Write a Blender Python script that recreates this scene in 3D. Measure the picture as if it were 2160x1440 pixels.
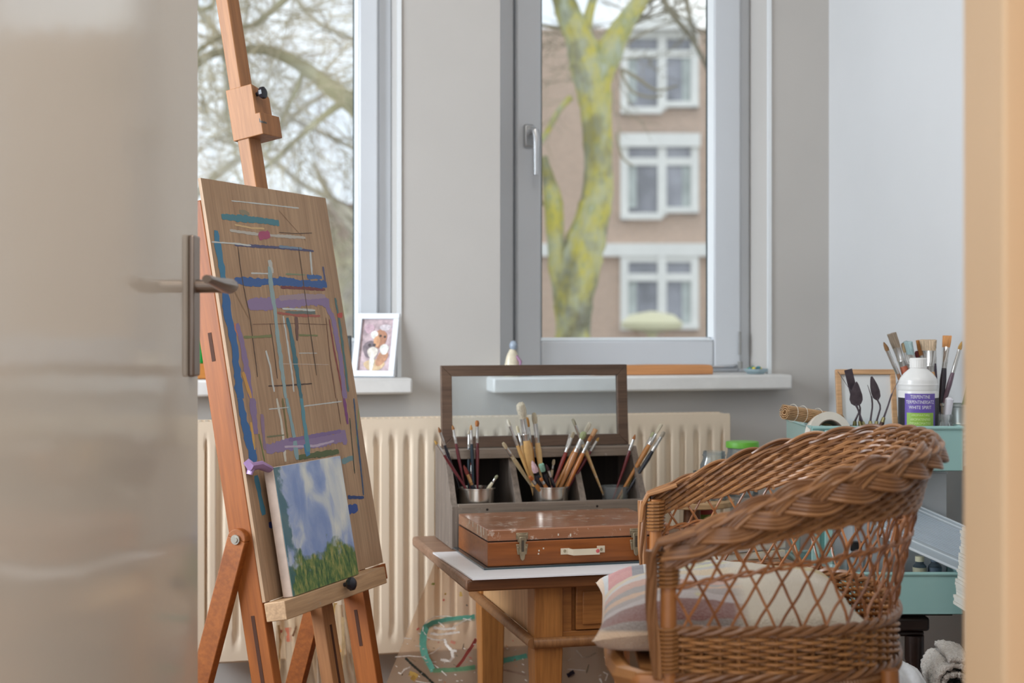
import bpy, math, random
from mathutils import Vector, Matrix, Quaternion
for o in list(bpy.data.objects): bpy.data.objects.remove(o)
S = bpy.context.scene; COL = S.collection
random.seed(7)
# ------------------------------------------------------------------ camera
H = 1.02; FP = 3100.0; HZ = 680.0; TH = math.radians(13.8)
SN, CS = math.sin(TH), math.cos(TH)
RV = Vector((CS, -SN, 0)); FV = Vector((SN, CS, 0)); UP = Vector((0, 0, 1)); CAM = Vector((0, 0, H))
cd = bpy.data.cameras.new('camera'); cam = bpy.data.objects.new('camera', cd); COL.objects.link(cam)
cam.location = CAM; cam.rotation_euler = (math.pi/2, 0, -TH)
cd.sensor_width = 36; cd.lens = FP/2160*36; cd.shift_y = -(720-HZ)/2160
cd.dof.use_dof = True; cd.dof.focus_distance = 2.65; cd.dof.aperture_fstop = 4.0
cd.clip_start = .05; cd.clip_end = 300
S.camera = cam
def lin(c):
    return tuple(((x/255)/12.92 if x/255 <= .04045 else ((x/255+.055)/1.055)**2.4) for x in c[:3])+(1,)
# ------------------------------------------------------------------ world / light
W = bpy.data.worlds.new('sky'); S.world = W; W.use_nodes = True
nt = W.node_tree; nt.nodes.clear(); N = nt.nodes.new; L = nt.links.new
wo = N('ShaderNodeOutputWorld'); bg = N('ShaderNodeBackground'); tc = N('ShaderNodeTexCoord')
nz = N('ShaderNodeTexNoise'); nz.inputs['Scale'].default_value = 3.2; nz.inputs['Detail'].default_value = 5
cr = N('ShaderNodeValToRGB'); cr.color_ramp.elements[0].position = .40; cr.color_ramp.elements[0].color = lin((222, 234, 248))
cr.color_ramp.elements[1].position = .62; cr.color_ramp.elements[1].color = lin((252, 253, 253))
L(tc.outputs['Generated'], nz.inputs['Vector']); L(nz.outputs['Fac'], cr.inputs['Fac'])
L(cr.outputs['Color'], bg.inputs['Color']); bg.inputs['Strength'].default_value = 1.3; L(bg.outputs[0], wo.inputs[0])
def area(name, loc, target, size, power, color, sy=None):
    l = bpy.data.lights.new(name, 'AREA'); l.energy = power; l.color = color; l.size = size
    l.shape = 'RECTANGLE'; l.size_y = sy or size
    o = bpy.data.objects.new(name, l); COL.objects.link(o); o.location = loc
    o.rotation_euler = (Vector(target)-Vector(loc)).to_track_quat('-Z', 'Y').to_euler(); return o
area('window_daylight', (-2.5, 2.2, 1.7), (1.6, 2.7, 1.1), 2.4, 215, (.84, .92, 1.0), 2.0)  # added cool fill outside the left wall, brightens the right wall
area('ceiling_lamp', (.6, 1.7, 2.66), (.6, 2.1, 0), 1.0, 11, (1.0, .95, .88))  # added unseen warm fill under the ceiling, no lamp fitting there
area('hall_lamp', (.4, -.5, 3.1), (.5, 2.0, .3), 1.0, 11, (1.0, .90, .78))  # added unseen warm fill from behind the camera
S.view_settings.view_transform = 'Standard'; S.view_settings.look = 'None'
S.view_settings.exposure = 0.08; S.view_settings.gamma = 1.0; S.view_settings.use_curve_mapping = False
# ------------------------------------------------------------------ helpers
def ray(px, py): return (RV*((px-1080)/FP) + UP*((HZ-py)/FP) + FV)
def PZ(px, py, Z): return CAM + ray(px, py)*Z                      # a point at a given distance in front
def PY(px, py, Y): d = ray(px, py); return CAM + d*(Y/d.y)          # on a plane parallel to the window wall
def PH(px, py, z): d = ray(px, py); return CAM + d*((z-H)/d.z)      # on a horizontal plane
def CF(x, Z, z): return RV*x + FV*Z + UP*z
WM = {}
def place(o, parent, M):
    WM[o.name] = M.copy()
    if parent is not None:
        o.parent = parent; o.matrix_local = WM[parent.name].inverted() @ M
    else: o.matrix_world = M
def thing(name, label, cat, loc=(0, 0, 0), group=None, M=None, kind=None):
    o = bpy.data.objects.new(name, None); COL.objects.link(o); o.empty_display_size = .05
    place(o, None, M if M is not None else Matrix.Translation(Vector(loc))); tag(o, label, cat, group, kind); return o
def tag(o, label=None, cat=None, group=None, kind=None):
    if label: o['label'] = label
    if cat: o['category'] = cat
    if group: o['group'] = group
    if kind: o['kind'] = kind
    return o
I4 = Matrix.Identity(4)
class MB:
    def __init__(s): s.v = []; s.f = []; s.m = []; s.a = []; s.cur = 0; s.var = 0.5
    def add(s, vs, fs):
        b = len(s.v); s.v += [tuple(v) for v in vs]; s.a += [s.var]*len(vs)
        for f in fs: s.f.append(tuple(i+b for i in f)); s.m.append(s.cur)
        return s
    def box(s, x0, x1, y0, y1, z0, z1, M=None):
        vs = [Vector(p) for p in ((x0,y0,z0),(x1,y0,z0),(x1,y1,z0),(x0,y1,z0),(x0,y0,z1),(x1,y0,z1),(x1,y1,z1),(x0,y1,z1))]
        if M: vs = [M @ v for v in vs]
        return s.add(vs, [(0,3,2,1),(4,5,6,7),(0,1,5,4),(1,2,6,5),(2,3,7,6),(3,0,4,7)])
    def bar(s, p, q, wa, wb, side):                                 # rectangular bar from p to q; side = direction of wa
        p, q = Vector(p), Vector(q); d = (q-p).normalized(); a = (Vector(side)-d*d.dot(Vector(side))).normalized(); b = d.cross(a)
        vs = [c + a*(i*wa/2) + b*(j*wb/2) for c in (p, q) for i, j in ((-1,-1),(1,-1),(1,1),(-1,1))]
        return s.add(vs, [(0,3,2,1),(4,5,6,7),(0,1,5,4),(1,2,6,5),(2,3,7,6),(3,0,4,7)])
    def prism(s, poly, d):                                          # polygon (3-D points) pushed along d
        n = len(poly); P = [Vector(p) for p in poly]; d = Vector(d)
        return s.add(P+[p+d for p in P], [tuple(range(n))[::-1], tuple(range(n, 2*n))]+[(i, (i+1) % n, n+(i+1) % n, n+i) for i in range(n)])
    def tube(s, pts, r, n=6, cap=True, flat=1.0, up=None):
        P = [Vector(p) for p in pts]; k = len(P)
        if k < 2: return s
        rs = r if isinstance(r, (list, tuple)) else [r]*k
        T = [(P[min(i+1, k-1)]-P[max(i-1, 0)]).normalized() for i in range(k)]
        u = Vector(up) if up is not None else (Vector((0, 0, 1)) if abs(T[0].z) < .9 else Vector((1, 0, 0)))
        vs = []
        for i in range(k):
            u = u-T[i]*u.dot(T[i])
            if u.length < 1e-6: u = T[i].orthogonal()
            u.normalize(); w = T[i].cross(u)
            for j in range(n):
                a = 2*math.pi*j/n; vs.append(P[i]+u*(math.cos(a)*rs[i])+w*(math.sin(a)*rs[i]*flat))
        fs = [(i*n+j, i*n+(j+1) % n, (i+1)*n+(j+1) % n, (i+1)*n+j) for i in range(k-1) for j in range(n)]
        if cap: fs += [tuple(range(n))[::-1], tuple((k-1)*n+j for j in range(n))]
        return s.add(vs, fs)
    def lathe(s, prof, c=(0, 0, 0), n=28, sx=1, sy=1, M=None, close=False):
        c = Vector(c); vs = []; k = len(prof)
        for r, z in prof:
            for j in range(n):
                a = 2*math.pi*j/n; v = Vector((math.cos(a)*r*sx, math.sin(a)*r*sy, z)); vs.append((M @ v if M else v)+c)
        fs = [(i*n+j, i*n+(j+1) % n, (i+1)*n+(j+1) % n, (i+1)*n+j) for i in range(k-1) for j in range(n)]
        if prof[0][0] > 1e-5 and not close: fs.append(tuple(range(n))[::-1])
        if prof[-1][0] > 1e-5 and not close: fs.append(tuple((k-1)*n+j for j in range(n)))
        return s.add(vs, fs)
    def grid(s, fn, nu, nv):
        vs = [fn(i/nu, j/nv) for j in range(nv+1) for i in range(nu+1)]
        return s.add(vs, [(j*(nu+1)+i, j*(nu+1)+i+1, (j+1)*(nu+1)+i+1, (j+1)*(nu+1)+i) for j in range(nv) for i in range(nu)])
    def build(s, name, mats, parent=None, M=I4, bevel=0, smooth=35, solid=0, sub=0):
        me = bpy.data.meshes.new(name); me.from_pydata(s.v, [], s.f)
        if not isinstance(mats, (list, tuple)): mats = [mats]
        for m in mats: me.materials.append(m)
        for p, i in zip(me.polygons, s.m): p.material_index = i
        at = me.attributes.new('var', 'FLOAT', 'POINT'); at.data.foreach_set('value', s.a)
        me.validate(); me.update()
        if smooth:
            for p in me.polygons: p.use_smooth = True
            me.set_sharp_from_angle(angle=math.radians(smooth))
        o = bpy.data.objects.new(name, me); COL.objects.link(o)
        if parent is not None and M is I4:                          # keep the parent's origin, shift the vertices
            Pi = WM[parent.name].inverted(); me.transform(Pi); place(o, parent, WM[parent.name])
        else: place(o, parent, M)
        if bevel:
            b = o.modifiers.new('bevel', 'BEVEL'); b.width = bevel; b.segments = 2; b.limit_method = 'ANGLE'; b.angle_limit = math.radians(40)
        if solid:
            b = o.modifiers.new('solid', 'SOLIDIFY'); b.thickness = solid; b.offset = 0
        if sub:
            b = o.modifiers.new('sub', 'SUBSURF'); b.levels = sub; b.render_levels = sub
        return o
def frame_from(o, x, y):                                            # matrix with origin and two axes
    x = Vector(x).normalized(); z = x.cross(Vector(y)).normalized(); y = z.cross(x)
    M = Matrix((x, y, z)).transposed().to_4x4(); M.translation = Vector(o); return M
def along(p, q):                                                    # local +Z runs from p to q
    M = (Vector(q)-Vector(p)).to_track_quat('Z', 'Y').to_matrix().to_4x4(); M.translation = Vector(p); return M
# ------------------------------------------------------------------ materials
def newmat(name):
    m = bpy.data.materials.new(name); m.use_nodes = True; nt = m.node_tree
    return m, nt, nt.nodes['Principled BSDF'], nt.nodes.new, nt.links.new
def mixc(nt, f, a, b, mode='MIX'):
    n = nt.nodes.new('ShaderNodeMix'); n.data_type = 'RGBA'; n.blend_type = mode
    for k, s in ((f, n.inputs[0]), (a, n.inputs[6]), (b, n.inputs[7])):
        if hasattr(k, 'links'): nt.links.new(k, s)
        else: s.default_value = k
    return n.outputs[2]
def ramp(nt, src, stops, interp='LINEAR'):
    n = nt.nodes.new('ShaderNodeValToRGB'); n.color_ramp.interpolation = interp; e = n.color_ramp.elements
    while len(e) < len(stops): e.new(.5)
    for i, (p, c) in enumerate(stops): e[i].position = p; e[i].color = c if len(c) == 4 else lin(c)
    nt.links.new(src, n.inputs[0]); return n.outputs[0]
def noise(nt, scale, vec=(1, 1, 1), detail=3, rough=.5, src='Object', off=(0, 0, 0), dist=0):
    tc = nt.nodes.new('ShaderNodeTexCoord'); mp = nt.nodes.new('ShaderNodeMapping'); n = nt.nodes.new('ShaderNodeTexNoise')
    mp.inputs['Scale'].default_value = vec; mp.inputs['Location'].default_value = off
    nt.links.new(tc.outputs[src], mp.inputs[0]); nt.links.new(mp.outputs[0], n.inputs['Vector'])
    n.inputs['Scale'].default_value = scale; n.inputs['Detail'].default_value = detail; n.inputs['Roughness'].default_value = rough
    n.inputs['Distortion'].default_value = dist
    return n.outputs['Fac']
def bump(nt, b, h, strength=.2, dist=.002):
    n = nt.nodes.new('ShaderNodeBump'); n.inputs['Strength'].default_value = strength; n.inputs['Distance'].default_value = dist
    nt.links.new(h, n.inputs['Height']); nt.links.new(n.outputs[0], b.inputs['Normal'])
MC = {}
def M_(name, col, rough=.5, metal=0, var=.06, spec=.5, scale=30, bmp=0, coat=0):
    if name in MC: return MC[name]
    m, nt, b, N, L = newmat(name); c = lin(col)
    if var:
        f = noise(nt, scale, detail=4); d = tuple(x*(1-var*2.2) for x in c[:3])+(1,); e = tuple(min(1, x*(1+var*1.6)) for x in c[:3])+(1,)
        L(ramp(nt, f, [(.3, d), (.7, e)]), b.inputs['Base Color'])
        if bmp: bump(nt, b, f, bmp)
    else: b.inputs['Base Color'].default_value = c
    b.inputs['Roughness'].default_value = rough; b.inputs['Metallic'].default_value = metal
    b.inputs['Specular IOR Level'].default_value = spec; b.inputs['Coat Weight'].default_value = coat
    MC[name] = m; return m
def wood(name, c1, c2, axis=2, rough=.45, scale=14, spots=None, spot_amt=.7, spot_scale=90, stretch=18, dark=None, coat=0, ring=0):
    if name in MC: return MC[name]
    m, nt, b, N, L = newmat(name); v = [1, 1, 1]; v[axis] = 1/stretch
    f = noise(nt, scale, vec=v, detail=6, rough=.6, dist=.4)
    f2 = noise(nt, scale*8, vec=v, detail=3, rough=.6, off=(3, 1, 2))
    c = ramp(nt, f, [(.30, c1), (.70, c2)])
    c = mixc(nt, .35, c, ramp(nt, f2, [(.35, tuple(x*.72 for x in c1)), (.65, c2)]))
    if dark:
        f3 = noise(nt, 6, detail=3, off=(5, 5, 1)); c = mixc(nt, ramp(nt, f3, [(.50, (0, 0, 0)), (.72, (150, 150, 150))]), c, lin(dark))
    if spots:
        f4 = noise(nt, spot_scale, detail=5, rough=.7, off=(1, 7, 3)); c = mixc(nt, ramp(nt, f4, [(spot_amt-.03, (0, 0, 0)), (spot_amt+.03, (220, 220, 220))]), c, lin(spots))
    L(c, b.inputs['Base Color']); b.inputs['Roughness'].default_value = rough; b.inputs['Coat Weight'].default_value = coat; b.inputs['Coat Roughness'].default_value = .2
    bump(nt, b, f2, .12, .001)
    MC[name] = m; return m
def glass(name, tint=(255, 255, 255), refl=.9, rough=.02, milky=0, milk=(235, 240, 242)):
    if name in MC: return MC[name]
    m = bpy.data.materials.new(name); m.use_nodes = True; nt = m.node_tree; nt.nodes.clear(); N = nt.nodes.new; L = nt.links.new
    o = N('ShaderNodeOutputMaterial'); t = N('ShaderNodeBsdfTransparent'); g = N('ShaderNodeBsdfGlossy'); x = N('ShaderNodeMixShader'); fr = N('ShaderNodeFresnel')
    t.inputs[0].default_value = lin(tint); g.inputs['Roughness'].default_value = rough; g.inputs[0].default_value = (refl, refl, refl, 1); fr.inputs[0].default_value = 1.45
    L(fr.outputs[0], x.inputs[0]); L(t.outputs[0], x.inputs[1]); L(g.outputs[0], x.inputs[2]); out = x.outputs[0]
    if milky:
        d = N('ShaderNodeBsdfDiffuse'); d.inputs[0].default_value = lin(milk); tr = N('ShaderNodeBsdfTranslucent'); tr.inputs[0].default_value = lin(milk)
        dd = N('ShaderNodeMixShader'); dd.inputs[0].default_value = .4; L(d.outputs[0], dd.inputs[1]); L(tr.outputs[0], dd.inputs[2])
        y = N('ShaderNodeMixShader'); y.inputs[0].default_value = milky; L(out, y.inputs[1]); L(dd.outputs[0], y.inputs[2]); out = y.outputs[0]
    L(out, o.inputs[0]); MC[name] = m; return m
def paint(col, base=(168, 134, 102), amt=.45, key=None, rough=.55):
    name = key or 'paint_%d_%d_%d' % tuple(col)
    if name in MC: return MC[name]
    m, nt, b, N, L = newmat(name)
    f = noise(nt, 260, vec=(1, .06, 1), detail=3, rough=.7); g = noise(nt, 34, detail=4, off=(4, 2, 0))
    ma = N('ShaderNodeMath'); ma.operation = 'ADD'; L(f, ma.inputs[0]); L(g, ma.inputs[1])
    c = mixc(nt, ramp(nt, ma.outputs[0], [(amt+.53, (0, 0, 0)), (amt+.86, (215, 215, 215))]), lin(col), lin(base))
    L(c, b.inputs['Base Color']); b.inputs['Roughness'].default_value = rough; MC[name] = m; return m
WHITE = M_('wall_paint', (193, 189, 184), .85, var=.015, scale=3)
RWALL = M_('wall_paint_pale', (206, 207, 208), .85, var=.01, scale=3)  # stronger light on the right wall put into a paler base colour
UPVC = M_('white_plastic_frame', (208, 212, 217), .32, var=.01, scale=5)
SILL = M_('sill_stone', (228, 227, 224), .35, var=.02)
GLASS = glass('clear_glass', (250, 252, 252))
# ------------------------------------------------------------------ room shell
YW = 3.47; XR = 1.69; XL = -1.35; ZC = 2.72; YT = 3.78
WIN = [(-.127, .578, .89, 2.3), (.8226, 1.528, .89, 2.3)]           # openings in the window wall
def room():
    b = MB(); xs = [XL, WIN[0][0], WIN[0][1], WIN[1][0], WIN[1][1], XR]
    for i in range(0, 5, 2): b.box(xs[i], xs[i+1], YW, YT, 0, ZC)
    for w in WIN: b.box(w[0], w[1], YW, YT, 0, w[2]-.038); b.box(w[0], w[1], YW, YT, w[3], ZC)
    tag(b.build('wall_back', WHITE, smooth=0), kind='structure')
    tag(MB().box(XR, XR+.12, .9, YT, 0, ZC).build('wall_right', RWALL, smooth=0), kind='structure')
    tag(MB().box(XL-.12, XL, 1.2, 1.7, 0, ZC).box(XL-.12, XL, 3.05, YT, 0, ZC).box(XL-.12, XL, 1.7, 3.05, 0, .8).box(XL-.12, XL, 1.7, 3.05, 2.35, ZC).build('wall_left', WHITE, smooth=0), kind='structure')
    r = tag(bpy.data.objects.new('window_3', None), kind='structure'); COL.objects.link(r); place(r, None, Matrix.Translation(Vector((XL-.06, 2.2, .8))))  # added unseen window, an opening for the side fill light
    MB().box(XL-.09, XL-.03, 1.7, 1.75, .8, 2.35).box(XL-.09, XL-.03, 3.0, 3.05, .8, 2.35).box(XL-.09, XL-.03, 1.75, 3.0, .8, .85).box(XL-.09, XL-.03, 1.75, 3.0, 2.3, 2.35).build('window_frame', UPVC, r, bevel=.004)
    tag(MB().box(XL, XR, 1.2, YT, ZC, ZC+.1).build('ceiling', WHITE, smooth=0), kind='structure')
    fl = wood('floor_boards', (120, 84, 56), (158, 114, 78), axis=1, rough=.4, scale=9)
    Mf = frame_from((0, 0, 0), RV, FV)
    tag(MB().box(.47, 1.43, 1.2, 1.3, 0, ZC).box(-1.70, -.56, 1.2, 1.3, 0, ZC).box(-.56, .47, 1.2, 1.3, 2.2, ZC).build('wall_front', WHITE, None, Mf, smooth=0), kind='structure')
    tag(MB().box(XL, XR, -1.5, YT, -.05, 0).build('floor', fl, smooth=0), kind='structure')
    bb = M_('skirting_paint', (214, 212, 208), .5, var=.01)
    tag(MB().box(XL, XR, YW-.014, YW, 0, .075).build('baseboard_back', bb, bevel=.003), kind='structure')
    tag(MB().box(XR-.014, XR, .95, YW-.014, 0, .075).build('baseboard_right', bb, bevel=.003), kind='structure')
room()
def window(idx, w, sash_l, sash_r, gl_l, gl_r, handle):
    x0, x1, z0, z1 = w; YS = 3.58; zg = .982; zs = .906
    r = tag(bpy.data.objects.new('window_%d' % idx, None), kind='structure'); COL.objects.link(r); place(r, None, Matrix.Translation(Vector(((x0+x1)/2, YS, z0))))
    f = MB(); YF = 3.60
    f.box(x0, sash_l-.002, YF, YF+.07, z0, z1); f.box(sash_r+.002, x1, YF, YF+.07, z0, z1)
    f.box(sash_l-.002, sash_r+.002, YF, YF+.07, z0, zs-.003); f.box(sash_l-.002, sash_r+.002, YF, YF+.07, z1-.05, z1)
    f.build('window_frame', UPVC, r, bevel=.004)
    t = z1-.055; s = MB()
    s.box(sash_l, gl_l-.008, YS, YS+.06, zs, t); s.box(gl_r+.008, sash_r, YS, YS+.06, zs, t)
    s.box(gl_l-.008, gl_r+.008, YS, YS+.06, zs, zg-.008); s.box(gl_l-.008, gl_r+.008, YS, YS+.06, t-.07, t)
    sh = s.build('sash', UPVC, r, bevel=.005)
    g = MB(); q = t-.07; e = .008; d = .028                          # sloped glazing beads
    g.prism([(gl_l-e, YS+.002, zg), (gl_l-e, YS+d+.01, zg), (gl_l, YS+d, zg)], (0, 0, q-zg))
    g.prism([(gl_r+e, YS+.002, zg), (gl_r, YS+d, zg), (gl_r+e, YS+d+.01, zg)], (0, 0, q-zg))
    g.prism([(gl_l-e, YS+.002, zg-e), (gl_l-e, YS+d, zg), (gl_l-e, YS+d+.01, zg-e)], (gl_r-gl_l+2*e, 0, 0))
    g.build('glazing_bead', M_('bead_white', (232, 236, 238), .25, var=0), sh)
    k = MB(); rr = YS+d-.001
    k.box(gl_l-.001, gl_l+.0015, rr, rr+.004, zg, q); k.box(gl_r-.0025, gl_r+.001, rr, rr+.004, zg, q)
    k.build('gasket', M_('gasket_dark', (50, 66, 70), .6, var=0), sh)
    MB().box(gl_l-.006, gl_r+.006, YS+.034, YS+.038, zg-.006, q+.006).build('pane', GLASS, r, smooth=0)
    if handle:
        hp = PY(1115, 288, YS); m = M_('handle_aluminium', (196, 198, 200), .28, .75, var=0)
        b = MB().box(hp.x-.014, hp.x+.014, YS-.010, YS, hp.z-.028, hp.z+.03); h = b.build('window_handle', m, r, bevel=.006)
        x = hp.x+.004; b = MB(); z = hp.z+.012
        b.tube([(x, YS-.008, z), (x, YS-.03, z), (x+.003, YS-.042, z-.004), (x+.005, YS-.046, z-.02), (x+.005, YS-.045, z-.06), (x+.005, YS-.043, z-.112)], [.009, .009, .0095, .009, .0075, .0065], n=10, flat=1.1)
        b.build('lever', m, h)
    hg = PY(1556, 772, YS)
    if handle:
        b = MB(); b.tube([(hg.x+.004, YS-.006, hg.z-.006), (hg.x+.004, YS-.006, hg.z+.012)], .007, 8); b.tube([(hg.x+.004, YS-.004, hg.z+.03), (hg.x+.004, YS-.004, hg.z+.09)], .004, 8)
        b.build('hinge', M_('hinge_grey', (150, 150, 148), .4, .4, var=0), r)
    so = MB().box(x0-.045 if idx == 1 else .789, x1+.018 if idx == 1 else 1.558, 3.40, YF, z0-.038, z0)
    so.build('window_sill', SILL, r, bevel=.006)
    tr = MB(); tr.box(x1-.008, x1+.002, YW-.004, YW+.002, z0, z1); tr.build('corner_bead', M_('bead_white', (232, 236, 238), .25), r)
window(1, WIN[0], -.09, .5417, -.035, .4855, False)
window(2, WIN[1], .8915, 1.4945, .963, 1.4115, True)
# ------------------------------------------------------------------ open door on the left, jamb on the right
def door():
    A = CF(-.462, 1.28, 0); B = CF(-.455, 2.13, 0)                   # hinge side, free edge
    d = (B-A).normalized(); n = Vector((d.y, -d.x, 0)); Ld = (B-A).length
    r = tag(bpy.data.objects.new('door_1', None), kind='structure'); COL.objects.link(r)
    M = frame_from(A, d, UP); n = M.to_3x3() @ Vector((0, 0, 1)); place(r, None, M)   # local x along, y up, z out of the leaf
    s = 1 if n.dot(RV) > 0 else -1
    gl, nt, b, N_, L_ = newmat('door_gloss_paint'); b.inputs['Base Color'].default_value = lin((204, 193, 178)); b.inputs['Roughness'].default_value = .10; b.inputs['Specular IOR Level'].default_value = .65
    f = noise(nt, 7, vec=(1, 1.6, 1), detail=2); bump(nt, b, f, .05, .01)
    MB().box(0, Ld, .008, 2.05, -.04*(s > 0), .04*(s < 0)).build('leaf', gl, r, M, bevel=.002)
    st = M_('door_handle_nickel', (150, 136, 126), .33, .85, var=0)
    zc = PZ(388, 645, 2.08).z; xh = Ld-.045; w = .02; hh = .1
    pl = MB().box(xh-w, xh+w, zc-hh, zc+hh, 0, .009*s).build('handle_plate', st, r, M, bevel=.003)
    b = MB(); zl = zc+.028
    b.tube([(xh, zl, .006*s), (xh, zl, .05*s)], .0095, 12)
    b.tube([(xh+.006, zl-.002, .052*s), (xh-.015, zl, .056*s), (xh-.045, zl, .058*s), (xh-.085, zl+.002, .056*s), (xh-.128, zl+.007, .050*s)], [.012, .0145, .0135, .010, .007], n=12, flat=.75)
    b.build('lever', st, pl, M)
    MB().box(Ld, Ld+.0015, zc-.12, zc+.11, -.03*s, -.01*s).build('lock_plate', st, r, M)
    jm = M_('jamb_paint', (222, 188, 148), .5, var=.015, scale=4)
    r = tag(bpy.data.objects.new('trim_1', None), kind='structure'); COL.objects.link(r); place(r, None, Matrix.Translation(CF(.41, 1.3, 0)))
    Mj = frame_from((0, 0, 0), RV, FV)
    MB().box(.408, .445, 1.22, 1.33, 0, 2.1).box(.442, .47, 1.15, 1.335, 0, 2.1).build('jamb', jm, r, Mj, bevel=.003)
    MB().box(.4365, .53, 1.09, 1.155, 0, 2.18).build('casing', M_('casing_paint', (204, 168, 126), .5, var=.015, scale=4), r, Mj, bevel=.004)
    r2 = tag(bpy.data.objects.new('trim_2', None), kind='structure'); COL.objects.link(r2); place(r2, None, Matrix.Translation(CF(-.5, 1.25, 0)))
    MB().box(-.56, -.468, 1.17, 1.31, 0, 2.1).build('jamb', jm, r2, Mj, bevel=.003)
    r3 = tag(bpy.data.objects.new('trim_3', None), kind='structure'); COL.objects.link(r3); place(r3, None, Matrix.Translation(CF(0, 1.25, 2.1)))
    MB().box(-.56, .53, 1.15, 1.33, 2.1, 2.2).build('lintel', jm, r3, Mj, bevel=.003)
door()
# ------------------------------------------------------------------ radiator
def radiator():
    x0, x1, z0, z1, yf, yb = .101, 1.373, .2585, .794, 3.36, 3.43
    r = thing('radiator', 'long cream panel radiator with vertical flutes under the two windows', 'radiator', ((x0+x1)/2, 3.4, z0))
    m = M_('radiator_enamel', (232, 214, 190), .38, var=.01, scale=6)
    n = 35; pit = (x1-x0-.03)/n; ss = lambda t: max(0, min(1, t))**2*(3-2*max(0, min(1, t)))
    def fn(u, v):
        x = x0+u*(x1-x0); z = z0+v*(z1-z0); p = ((x-x0-.015)/pit) % 1; inside = x0+.015 < x < x1-.015
        g = ss((p-.12)/.13)*ss((.88-p)/.13) if inside else 1
        e = ss((z-z0-.035)/.02)*ss((z1-.035-z)/.02)
        return (x, yf+.010*(1-g)*e, z)
    b = MB(); b.grid(fn, n*10, 34); b.build('front_panel', m, r, smooth=60)
    MB().box(x0, x1, yf+.011, yf+.02, z0, z1).box(x0, x1, yf+.012, yf+.024, z0-.006, z0).build('panel_backing', m, r)
    MB().box(x0, x1, yb-.012, yb, z0, z1).build('rear_panel', m, r)
    for x in (x0, x1): MB().box(x-.002, x+.002, yf+.001, yb, z0, z1).build('side_cover', m, r)
    g = MB(); k = 90
    g.box(x0, x1, yf, yf+.006, z1, z1+.004).box(x0, x1, yb-.006, yb, z1, z1+.004)
    for i in range(k): x = x0+(x1-x0)*(i+.5)/k; g.box(x-.003, x+.003, yf+.006, yb-.006, z1, z1+.003)
    g.build('top_grille', m, r, smooth=0)
    for x in (x0+.12, x1-.12): MB().box(x-.02, x+.02, yb, YW-.002, z0+.05, z1-.05).build('wall_bracket', m, r)
radiator()
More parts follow.
